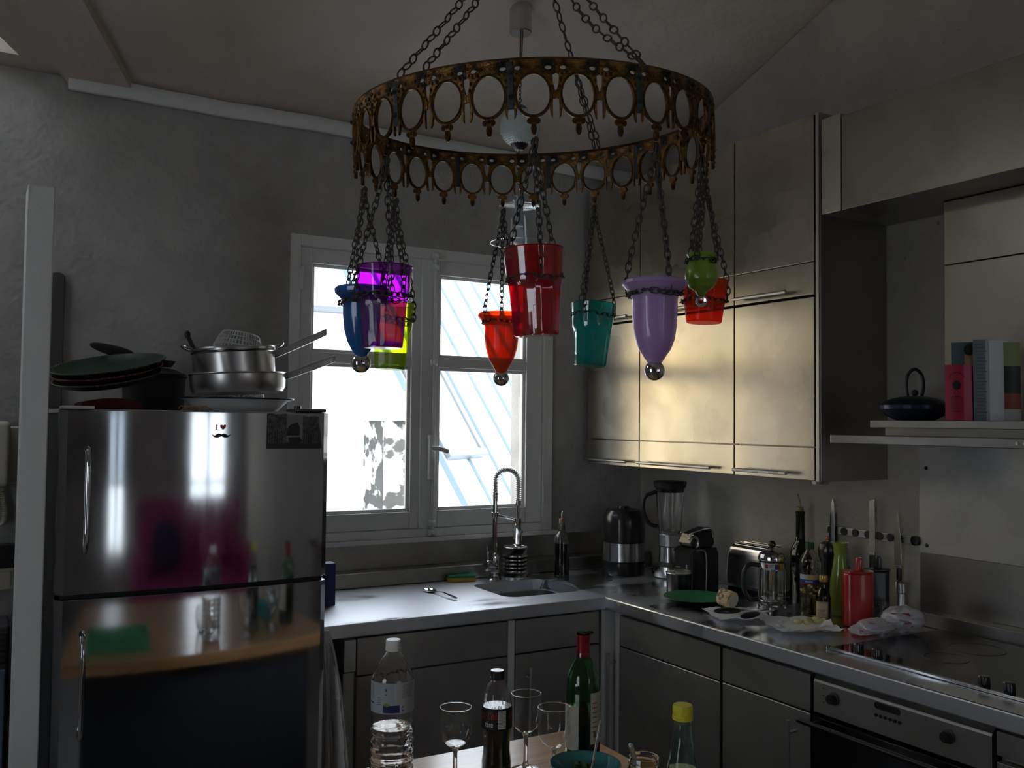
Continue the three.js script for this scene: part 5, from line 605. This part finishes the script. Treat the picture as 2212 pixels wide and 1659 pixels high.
{
  const p = thing('saute_pan', 'deep brushed steel pan with lid rim and long handle, topmost on the refrigerator', 'pan', [-1.862, FT + 0.108, 0.44]); p.rotation.z = 0.075;
  part(p, 'pan', L([[0, 0], [0.113, 0], [0.117, 0.003], [0.1185, 0.064], [0.1225, 0.067], [0.1195, 0.069], [0.1145, 0.065], [0.113, 0.006], [0, 0.005]], 72), brushedPan); part(p, 'inner_pan', L([[0.113, 0.07], [0.1225, 0.071], [0.1235, 0.077], [0.119, 0.082], [0.11, 0.08], [0.108, 0.03], [0, 0.026]], 72), K.steel, 'steamer insert with rolled rim');
  part(p, 'lid_grip', M(rod([-0.114, 0.07, 0.02], [-0.132, 0.118, 0.02], 0.006), sc(sph(0.009), 1, 1.3, 1).translate(-0.133, 0.121, 0.02)), K.matte, 'black upright grip'); part(p, 'handle', mv(rot(panHandle(0.155, 0.055), 0, -0.3, 0), 0.116, 0.048, 0.03), K.satin, 'long flat steel handle'); for (const s of [1, -1]) part(p, 'side_handle', tube([[s * 0.108, 0.075, 0.03 + 0.02 * s], [s * 0.136, 0.084, 0.03], [s * 0.147, 0.09, 0.005], [s * 0.136, 0.084, -0.02], [s * 0.112, 0.075, -0.035]], 0.0042, 30, 8), K.steel, 'looped steel side handle');
}
{
  const b = thing('colander', 'white perforated plastic colander upside down behind the pans', 'colander', [-1.815, FT + 0.028, 0.165]); b.rotation.set(0, 0.2, -0.17);
  const rows = 16, gs = []; const rad = (t) => 0.05 + 0.062 * Math.pow(t, 0.55), yy = (t) => 0.235 * (1 - t); for (let i = 0; i <= rows; i++) { const t = 0.03 + 0.97 * i / rows; gs.push(rot(new THREE.TorusGeometry(rad(t), 0.0024, 5, 60), Math.PI / 2).translate(0, yy(t), 0)); } for (let k = 0; k < 44; k++) { const a = k / 44 * 2 * Math.PI; gs.push(tube([0.03, 0.15, 0.35, 0.6, 1].map((t) => [rad(t) * Math.cos(a), yy(t), rad(t) * Math.sin(a)]), 0.0022, 10, 5)); }
  const pm = mat([0.62, 0.62, 0.6], 0.4); part(b, 'basket', M(gs), pm, 'ribbed basket wall'); part(b, 'bottom', mv(L([[0, 0.004], [0.058, 0.004], [0.06, 0], [0, 0]]), 0, yy(0.03), 0), pm); part(b, 'rim', rot(new THREE.TorusGeometry(0.112, 0.0045, 8, 64), Math.PI / 2).translate(0, yy(1), 0), pm);
}
{
  const t = (name, lab, y, c, r, wv, g) => { const o = thing('round_tray', lab, 'tray', [-2.205, y + 0.012, 0.42]); o.rotation.set(0.13, 0.3, 0.19); part(o, 'tray', L([[0, 0], [r * 0.72, 0], [r * 0.9, 0.008], [r, 0.02], [r, 0.023], [r * 0.9, 0.012], [r * 0.72, 0.004], [0, 0.004]], 72), mat(c, 0.45)); const gs = []; for (let k = 0; k < 84; k++) { const a = k / 84 * 2 * Math.PI; gs.push(sc(sph(1, 0, 0, 0, 7, 5), 0.0032, 0.0028, 0.0065).rotateY(0.5).rotateZ(0.3).translate(r * 1.0, 0.021, 0).rotateY(a)); } part(o, 'woven_edge', M(gs), mat(wv, 0.5), 'beaded woven edge'); return o; };
  t('', 'dark woven round tray at the bottom of the tilted stack', FT + 0.062, [0.015, 0.013, 0.01], 0.142, [0.09, 0.08, 0.06]); t('', 'pinkish red round tray in the middle of the tilted stack', FT + 0.079, [0.12, 0.03, 0.035], 0.143, [0.16, 0.06, 0.06]); t('', 'dark green round tray on top of the tilted stack', FT + 0.096, [0.01, 0.03, 0.016], 0.15, [0.05, 0.065, 0.04]);
}
{
  const k = thing('cast_iron_pot', 'black iron casserole behind the tilted trays and steel pans', 'pot', [-2.05, FT, 0.205]); part(k, 'pot', L([[0, 0], [0.075, 0], [0.088, 0.01], [0.092, 0.1], [0.098, 0.105], [0.094, 0.108], [0.084, 0.1], [0.08, 0.012], [0, 0.006]], 56), K.matte); part(k, 'lid', mv(L([[0.094, 0.108], [0.096, 0.112], [0.06, 0.128], [0.02, 0.134], [0, 0.134]]), 0, 0, 0), K.matte);
  const l = thing('skillet', 'small black skillet with thick handle resting on the casserole lid', 'pan', [-2.05, FT + 0.137, 0.205]); part(l, 'handle', rot(sc(displace(new THREE.SphereGeometry(1, 20, 14), (x, y, z) => [x * (1 - 0.3 * Math.sin(x * 2)), y, z]), 0.075, 0.017, 0.014), 0, 0.35, -0.2).translate(-0.105, 0.035, 0.045), K.matte); part(l, 'pan', L([[0, 0], [0.05, 0], [0.062, 0.016], [0.06, 0.017], [0.048, 0.004], [0, 0.003]]), K.matte);
  const cl = solo('red_cloth', 'crumpled dark red cloth under the trays on the refrigerator', 'cloth', displace(new THREE.BoxGeometry(0.15, 0.045, 0.18, 30, 6, 26), (x, y, z) => [x * (1 + 0.05 * Math.sin(z * 40)), 0.6 * (y + 0.0225) * (0.7 + 0.5 * fbm(x + 0.5, z + 0.5, 6, 6, 3, 401)) * (1.05 - 0.5 * Math.pow(Math.abs(x) / 0.08, 3)) + 0.0005, z * (1 + 0.06 * Math.sin(x * 33))]), mat([0.09, 0.012, 0.015], 0.95)); cl.position.set(-2.21, FT, 0.47);
  const r2 = solo('fruit_net', 'scrap of orange netting lying at the front of the refrigerator top', 'netting', M(...[0, 1, 2, 3, 4, 5].map((i) => tube([[i * 0.012, 0.003, 0], [i * 0.012 + 0.006, 0.012, 0.008], [i * 0.012 + 0.02, 0.006, 0.014], [i * 0.012 + 0.03, 0.002, 0.004]], 0.0012, 16, 5))), mat([0.4, 0.2, 0.06], 0.7)); r2.position.set(-2.05, FT, 0.6);
}
// ---------------------------------------------------------------- wall on the left of the refrigerator
{
  const b = solo('hanging_board', 'narrow dark board hung on the wall next to the white post', 'board', (() => { const g = ext(poly(rrect(-2.335, -2.292, 1.525, 1.95, 0.018, 6)), 0.02, 0.003); g.translate(0, 0, 0.002); return uvm(g); })(), mat([0.075, 0.072, 0.07], 0.7));
  const cream = mat([0.62, 0.57, 0.47], 0.45);
  const i = thing('wall_intercom', 'cream wall intercom handset with coiled cord', 'intercom', [-2.45, 1.29, 0]); part(i, 'back_plate', box(0.1, 0.175, 0.02, 0.0, 0.09, 0.011, 0.006), cream); part(i, 'handset', box(0.05, 0.195, 0.035, -0.005, 0.096, 0.038, 0.014, 4), cream);
  class Curl extends THREE.Curve { getPoint(t, o = new THREE.Vector3()) { const a = t * 26 * 2 * Math.PI; return o.set(0.012 * Math.sin(t * 3) + 0.006 * Math.cos(a), -0.01 - 0.11 * Math.sin(t * 1.5), 0.02 + 0.006 * Math.sin(a)); } } part(i, 'coiled_cord', new THREE.TubeGeometry(new Curl(), 380, 0.0018, 5), cream);
  solo('wall_box', 'small black box on the wall between intercom and light switch', 'box', BX(-2.5, -2.404, 1.042, 1.112, 0.001, 0.03, 0.004), K.dark);
  const s = thing('light_switch', 'cream double rocker light switch below the intercom', 'switch', [-2.447, 1.005, 0]); part(s, 'plate', box(0.078, 0.066, 0.008, 0, 0, 0.0045, 0.003), cream); for (const x of [-0.017, 0.017]) part(s, 'rocker', box(0.03, 0.046, 0.006, x, 0, 0.0095, 0.002), cream);
  const h = thing('fan_heater', 'grey blue appliance with vent slats standing at the wall by the post', 'heater', [-2.52, 0, 0.1]); part(h, 'body', box(0.2, 0.9, 0.16, 0, 0.45, 0, 0.012), mat([0.06, 0.06, 0.065], 0.6)); part(h, 'front', box(0.18, 0.75, 0.012, 0.002, 0.4, 0.084, 0.005), mat([0.14, 0.2, 0.28], 0.45), 'blue grey front panel'); for (let k = 0; k < 6; k++) part(h, 'slat', box(0.18, 0.008, 0.01, 0.002, 0.795 + k * 0.016, 0.083, 0.002), K.dark);
}
solo('kitchen_towel', 'white kitchen towel hanging between refrigerator and worktop', 'towel', (() => { const g = new THREE.BoxGeometry(1, 1, 0.003, 24, 30, 1); return displace(g, (x, y, z) => { const t = 0.5 - y, w = lerp(0.02, 0.13, Math.pow(t, 0.8)), u = x + 0.5; return [-1.646 + u * w, 0.893 - t * 0.62, 0.642 + 0.022 * Math.sin(u * 9 + t * 1.2) * sstep(0, 0.35, t) + z]; }); })(), mat([0.66, 0.64, 0.63], 0.95, 0, { bumpMap: withRep(T.fine, 12), bumpScale: 0.002, side: THREE.DoubleSide }));
// ---------------------------------------------------------------- table in the foreground
const TY = 0.74;
{
  const t = thing('wooden_table', 'worn wooden table top on a dark base, carrying bottles and glasses', 'table', [-1.8, 0, 1.78]);
  const x0 = -0.62, x1 = 0.575, z0 = -0.48, z1 = 0.5; part(t, 'table_top', BX(x0, x1, 0.7, TY, z0, z1, 0.003), K.wood);
  part(t, 'base_cabinet', BX(x0 + 0.08, x1 - 0.09, 0.08, 0.7, z0 + 0.08, z1 - 0.08, 0.004), mat([0.05, 0.052, 0.06], 0.6), 'dark closed base'); part(t, 'plinth', BX(x0 + 0.12, x1 - 0.13, 0, 0.08, z0 + 0.12, z1 - 0.12, 0), K.matte);
}
{
  const b = thing('water_bottle', 'large half empty plastic water bottle with white cap on the table', 'bottle', [-1.786, TY, 1.482], -0.45);
  const o = [[0, 0.004], [0.03, 0.001], [0.04, 0.004]]; for (let i = 0; i <= 50; i++) { const y = 0.01 + i * 0.0045; o.push([0.0425 + (y < 0.152 ? 0.0022 * Math.sin(y * 2 * Math.PI / 0.019) : y < 0.172 ? 0.0008 * Math.sin(i * 2) : 0), y]); } o.push([0.0425, 0.238], [0.041, 0.245], [0.03, 0.268], [0.017, 0.287], [0.0135, 0.292], [0.0135, 0.298], [0.0128, 0.3], [0.0128, 0.306]);
  part(b, 'plastic', lathe2(o, [...o.slice(3).reverse().map(([r, y]) => [r - 0.0007, y]), [0, 0.008]], 56), K.pet); part(b, 'water', L([[0, 0.009], ...o.slice(4, 34).map(([r, y]) => [r - 0.0012, y]), [0, o[33][1]]], 56), K.water); part(b, 'cap', mv(L([[0.0155, 0], [0.016, 0.001], [0.016, 0.006], [0.0153, 0.007], [0.0153, 0.02], [0.014, 0.022], [0, 0.022]], 40), 0, 0.295, 0), K.white, 'white screw cap');
  const tx = canvasTex(1024, 256, (x, w, h) => { x.fillStyle = '#b9c4cc'; x.fillRect(0, 0, w, h); x.fillStyle = '#c8d0d4'; x.fillRect(w * 0.5, 0, w * 0.2, h); x.fillStyle = '#16206e'; x.fillRect(w * 0.34, h * 0.72, w * 0.24, h * 0.24); x.fillRect(w * 0.03, h * 0.66, w * 0.14, 14); x.fillStyle = '#6fae3a'; x.beginPath(); x.ellipse(w * 0.39, h * 0.7, 46, 14, 0, 0, 7); x.fill(); x.fillStyle = '#1e4a6a'; x.fillRect(w * 0.37, h * 0.18, 22, 52); x.fillStyle = '#dfe6ea'; x.fillRect(w * 0.375, h * 0.26, 12, 26); x.fillStyle = '#49525c'; for (let i = 0; i < 9; i++) { x.fillRect(w * 0.05, 26 + i * 14, w * 0.12, 4); x.fillRect(w * 0.62, 20 + i * 13, w * 0.2, 3); } for (let i = 0; i < 5; i++) x.fillRect(w * 0.24, 120 + i * 14, w * 0.07, 4); x.strokeStyle = '#223'; x.lineWidth = 7; x.beginPath(); x.arc(w * 0.63, h * 0.84, 16, 0.6, 5.6); x.stroke(); }); tx.repeat.set(1, 1);
  const [lg, lm] = label(0.0432, 0.18, 0.24, -1.5, 1.75, tx, { transmission: 0.25, thickness: 0 }); part(b, 'printed_label', lg, lm, 'pale label with dark blue bar');
}
{
  const b = thing('cola_bottle', 'small dark cola bottle with black and red label on the table', 'bottle', [-1.566, TY, 1.521], -0.45);
  const o = [[0, 0.004], [0.02, 0], [0.028, 0.004], [0.031, 0.015], [0.031, 0.05], [0.0275, 0.075], [0.0285, 0.1], [0.0315, 0.12], [0.0318, 0.165], [0.031, 0.172], [0.0275, 0.19], [0.02, 0.207], [0.0145, 0.216], [0.0135, 0.222], [0.0135, 0.228]];
  part(b, 'plastic', lathe2(o, [...o.slice(2).reverse().map(([r, y]) => [r - 0.0006, Math.max(y, 0.005)]), [0, 0.006]], 48), K.pet); part(b, 'cola', L([[0, 0.0055], ...o.slice(2, 9).map(([r, y]) => [r - 0.0012, Math.max(y, 0.006)]), [0, 0.165]], 48), tint([0.03, 0.004, 0.001], 0.01, { ior: 1.34 })); part(b, 'cap', mv(L([[0.015, 0], [0.0153, 0.0015], [0.0153, 0.005], [0.0148, 0.0055], [0.0148, 0.0165], [0.0135, 0.018], [0, 0.018]], 40), 0, 0.2195, 0), K.black, 'black screw cap');
  const tx = canvasTex(1024, 256, (x, w, h) => { x.fillStyle = '#0b0a0a'; x.fillRect(0, 0, w, h); x.fillStyle = '#b01410'; x.font = 'italic bold 118px serif'; x.fillText('Coca‑Cola', w * 0.02, h * 0.48); x.fillText('Coca', w * 0.77, h * 0.48); x.fillStyle = '#d8d8d8'; x.font = 'bold 86px sans-serif'; x.fillText('zero', w * 0.3, h * 0.86); x.fillStyle = '#c9c9c9'; x.fillRect(w * 0.56, h * 0.06, w * 0.15, h * 0.88); x.fillStyle = '#3a3a3a'; for (let i = 0; i < 12; i++) x.fillRect(w * 0.575, 24 + i * 17, w * (0.08 + 0.035 * (i % 3)), 5); });
  const [lg, lm] = label(0.0324, 0.122, 0.164, -2.0, 1.6, tx); part(b, 'printed_label', lg, lm, 'black label with red script');
}
{
  const b = thing('wine_bottle', 'green wine bottle with dark red foil and cream label on the table', 'bottle', [-1.365, TY, 1.546], -0.5);
  const o = [[0, 0.012], [0.02, 0.004], [0.032, 0], [0.037, 0.006], [0.0375, 0.19], [0.035, 0.208], [0.024, 0.232], [0.0158, 0.248], [0.0145, 0.26], [0.0135, 0.29], [0.0145, 0.292], [0.0145, 0.3]];
  part(b, 'glass', lathe2(o, [...o.slice(3, -1).reverse().map(([r, y]) => [r - 0.003, Math.max(y, 0.012)]), [0, 0.02]], 56), tint([0.05, 0.3, 0.07], 0.008)); part(b, 'wine', L([[0, 0.021], [0.034, 0.021], [0.034, 0.14], [0, 0.14]], 48), tint([0.06, 0.002, 0.006], 0.01, { ior: 1.34 })); part(b, 'foil', L([[0.0152, 0.243], [0.0152, 0.2435], [0.0146, 0.262], [0.0143, 0.286], [0.0152, 0.289], [0.0152, 0.296]], 40), mat([0.34, 0.018, 0.03], 0.32, 0.5), 'dark red foil'); part(b, 'foil_band', L([[0.0154, 0.2425], [0.0156, 0.244], [0.0153, 0.247]], 40), mat([0.6, 0.42, 0.18], 0.3, 1)); part(b, 'torn_foil', tube([[0.014, 0.298, 0.004], [0.02, 0.301, 0.006], [0.014, 0.303, 0.01], [0, 0.301, 0.016], [-0.014, 0.302, 0.008]], 0.0022, 20, 6), K.black);
  const tx = canvasTex(512, 320, (x, w, h) => { x.fillStyle = '#cfc9bb'; x.fillRect(0, 0, w, h); x.fillStyle = '#6d655a'; for (let i = 0; i < 7; i++) x.fillRect(30, 60 + i * 30, 90, 6); x.fillRect(50, 240, 60, 40); x.strokeStyle = '#4a3a30'; x.lineWidth = 3; x.fillStyle = '#7a5548'; for (let i = 0; i < 18; i++) { x.beginPath(); x.arc(w * 0.55 + (i % 5) * 18, h * 0.4 + (i * 37 % 90), 8, 0, 7); x.fill(); } x.font = 'italic 46px serif'; x.fillStyle = '#4c463c'; x.fillText('vin', w * 0.5, h * 0.25); });
  const [lg, lm] = label(0.0382, 0.07, 0.178, 0.35, 2.3, tx); part(b, 'front_label', lg, lm, 'cream printed label'); const [l2, m2] = label(0.0382, 0.055, 0.15, -2.1, -0.35, tx.clone()); part(b, 'back_label', l2, m2, 'cream back label');
}
const clearWall = glassMat({ thickness: 0, ior: 1.6, color: rgb(0.96, 0.97, 0.97), side: THREE.DoubleSide });
const wineGlass = (lab, x, z, h, rr) => { const g = thing('wine_glass', lab, 'glass', [x, TY, z], 0, 'stemmed glasses on the table'); const b0 = h - 0.085; part(g, 'bowl', lathe2([[0.004, b0], [0.016, b0 + 0.004], [0.0275, b0 + 0.015], [0.0345, b0 + 0.031], [0.0365, b0 + 0.046], [0.036, b0 + 0.058], [rr * 1.03, b0 + 0.07], [rr, h]], [], 56), clearWall); part(g, 'rim', mv(rot(new THREE.TorusGeometry(rr, 0.0009, 8, 64), Math.PI / 2), 0, h, 0), K.glass); part(g, 'stem', L([[0, 0], [0.031, 0], [0.032, 0.0015], [0.024, 0.004], [0.008, 0.009], [0.0048, 0.02], [0.0045, b0 - 0.012], [0.0075, b0 - 0.002], [0.004, b0 + 0.001], [0, b0 + 0.002]], 48), K.glass); return g; };
wineGlass('stemmed wine glass with a drop of water between the two plastic bottles', -1.625, 1.447, 0.15, 0.0335); part(scene.children[scene.children.length - 1], 'water', L([[0, 0.0668], [0.006, 0.0672], [0.0155, 0.0695], [0.0215, 0.0742], [0, 0.0742]], 40), K.water);
wineGlass('taller stemmed wine glass just beside the cola bottle', -1.469, 1.479, 0.166, 0.0325); wineGlass('empty stemmed wine glass next to the wine bottle', -1.444, 1.553, 0.152, 0.0345);
{ const g = thing('drinking_glass', 'round bellied clear tumbler before the large water bottle', 'glass', [-1.788, TY, 1.625]); part(g, 'glass', lathe2([[0, 0], [0.024, 0], [0.03, 0.004], [0.04, 0.03], [0.0425, 0.05], [0.041, 0.07], [0.0365, 0.088]], [[0.0353, 0.0885], [0.0396, 0.07], [0.041, 0.05], [0.0386, 0.031], [0.028, 0.008], [0, 0.006]], 56), K.glass); }
{
  const b = thing('soup_bowl', 'turquoise glazed bowl with dark rim and green leftovers on the table', 'bowl', [-1.437, TY, 1.66]); part(b, 'bowl', L([[0, 0.003], [0.03, 0], [0.034, 0.004], [0.055, 0.025], [0.068, 0.05], [0.073, 0.066], [0.0715, 0.0675], [0.0695, 0.065], [0.064, 0.05], [0.051, 0.028], [0.03, 0.01], [0, 0.008]], 64), mat([0.05, 0.3, 0.31], 0.25, 0, { clearcoat: 0.7, clearcoatRoughness: 0.08 })); part(b, 'rim', mv(rot(new THREE.TorusGeometry(0.0722, 0.0012, 6, 64), Math.PI / 2), 0, 0.0668, 0), mat([0.03, 0.04, 0.04], 0.3), 'dark rim');
  solo('salad_remains', 'green leafy leftovers in the turquoise bowl', 'food', (() => { const r = rng(41), gs = []; for (let i = 0; i < 16; i++) { const g = displace(new THREE.PlaneGeometry(0.03, 0.02, 5, 4), (x, y, z) => [x, y, 0.006 * Math.sin(x * 180 + i) * Math.cos(y * 160)]); gs.push(clean(rot(g, r() * 3, r() * 3, r() * 3).translate((r() - 0.5) * 0.03 + 0.008, 0.036 + r() * 0.012, (r() - 0.5) * 0.026 - 0.016))); } return M(gs); })(), mat([0.1, 0.17, 0.03], 0.6, 0, { side: THREE.DoubleSide })).position.set(-1.437, TY, 1.66);
  const s = thing('soup_spoon', 'steel spoon standing in the turquoise bowl', 'spoon', [-1.437, TY, 1.66]); const A = [-0.0, 0.03, 0.012], B = [0.058, 0.125, -0.03]; part(s, 'handle', tube([A, [0.026, 0.072, -0.006], [0.045, 0.104, -0.021], B], 0.0032, 30, 8), K.steel); part(s, 'handle_tip', (() => { const g = sc(sph(1, 0, 0, 0, 16, 12), 0.007, 0.018, 0.0025); return rot(g, 0, 0.6, -0.45).translate(0.056, 0.12, -0.029); })(), K.steel); part(s, 'bowl', sc(sph(1, 0, 0, 0, 20, 14), 0.02, 0.005, 0.014).translate(-0.012, 0.024, 0.016), K.steel);
}
{
  const j = thing('mustard_jar', 'open glass mustard jar smeared with mustard on the table', 'jar', [-1.372, TY, 1.768]); const o = [[0, 0.003], [0.03, 0], [0.036, 0.004], [0.037, 0.06], [0.036, 0.072], [0.031, 0.08], [0.0285, 0.086], [0.03, 0.089], [0.0292, 0.093], [0.03, 0.097], [0.029, 0.103]]; part(j, 'glass', lathe2(o, [[0.0272, 0.103], [0.027, 0.086], [0.0285, 0.08], [0.034, 0.071], [0.0348, 0.06], [0.034, 0.006], [0, 0.006]], 48), K.glass); part(j, 'mustard', L([[0, 0.0065], [0.0335, 0.0068], [0.0342, 0.06], [0.0334, 0.071], [0.028, 0.0795], [0.02, 0.077], [0, 0.074]], 48), mat([0.55, 0.38, 0.1], 0.5)); part(j, 'smear', L([[0.0266, 0.08], [0.0268, 0.088], [0.0266, 0.0885], [0.026, 0.08]], 48), mat([0.5, 0.36, 0.1], 0.5));
  const s = thing('mustard_spoon', 'thin steel spoon handle sticking out of the mustard jar', 'spoon', [-1.372, TY, 1.768]); part(s, 'handle', M(rod([-0.006, 0.05, 0], [-0.026, 0.125, -0.008], 0.0052), mv(sph(0.0056, 0, 0, 0, 12, 8), -0.026, 0.125, -0.008)), K.satin);
}
{
  const b = thing('green_bottle', 'pale green plastic soda bottle with yellow cap on the table', 'bottle', [-1.418, TY, 1.937]); const o = [[0, 0.004], [0.02, 0], [0.03, 0.004], [0.032, 0.014], [0.032, 0.1], [0.03, 0.13], [0.022, 0.17], [0.0165, 0.2], [0.0155, 0.222], [0.0165, 0.224], [0.0165, 0.228], [0.0135, 0.229], [0.0135, 0.24]]; part(b, 'plastic', lathe2(o, [...o.slice(2).reverse().map(([r, y]) => [r - 0.0008, Math.max(y, 0.005)]), [0, 0.006]], 48), tint([0.25, 0.75, 0.5], 0.006, { ior: 1.4 })); part(b, 'soda', L([[0, 0.0065], [0.029, 0.0068], [0.0308, 0.016], [0.0308, 0.1], [0.0288, 0.13], [0.026, 0.142], [0, 0.142]], 40), tint([0.5, 0.85, 0.65], 0.04, { ior: 1.33 })); part(b, 'cap', mv(L([[0.018, 0], [0.0186, 0.002], [0.0186, 0.007], [0.0178, 0.008], [0.0182, 0.022], [0.0165, 0.026], [0, 0.027]], 44), 0, 0.229, 0), mat([0.72, 0.68, 0.03], 0.4), 'yellow screw cap');
}
solo('green_dish', 'green plastic dish at the refrigerator end of the table, mirrored in the fridge door', 'dish', M(slab(rrect(-0.13, 0.13, -0.07, 0.07, 0.02), 0, 0.006), slab(rrect(-0.13, 0.13, -0.07, 0.07, 0.02), 0.006, 0.06, [rrect(-0.125, 0.125, -0.065, 0.065, 0.018)])), mat([0.08, 0.4, 0.2], 0.4)).position.set(-2.2, TY, 1.48);
// ---------------------------------------------------------------- living area behind the viewer (mirrored in the refrigerator)
{
  const s = thing('sofa', 'magenta fabric sofa at the far end of the room, mirrored in the fridge', 'sofa', [-1.25, 0, 4.9]); const pk = mat([0.4, 0.03, 0.16], 0.9, 0, { sheen: 0.5 }); part(s, 'seat', box(1.5, 0.3, 0.75, 0, 0.28, 0, 0.06, 4), pk); part(s, 'backrest', box(1.5, 0.55, 0.2, 0, 0.65, 0.3, 0.07, 4), pk); for (const x of [-0.72, 0.72]) part(s, 'armrest', box(0.2, 0.5, 0.8, x, 0.37, 0, 0.06, 4), pk); for (const x of [-0.65, 0.65]) for (const z of [-0.3, 0.3]) part(s, 'leg', cyl(0.02, 0.025, 0.13, x, 0.065, z), K.dark);
  for (const [x, r, c, l] of [[-0.35, 0.2, [0.03, 0.02, 0.09], 'dark violet cushion on the magenta sofa'], [0.3, -0.2, [0.6, 0.1, 0.25], 'bright pink cushion on the magenta sofa']]) { const c2 = solo('cushion', l, 'cushion', sc(displace(new THREE.SphereGeometry(1, 32, 24), (a, b, d) => { const f = Math.pow(Math.abs(a), 4) + Math.pow(Math.abs(b), 4), k = 1 / Math.pow(Math.max(f, 1e-4) + 0.2, 0.12); return [a * k, b * k, d]; }), 0.2, 0.18, 0.07), mat(c, 0.9)); c2.position.set(-1.25 + x, 0.62, 5.0); c2.rotation.set(0.3, r, 0); }
}

renderer.render(scene, camera);
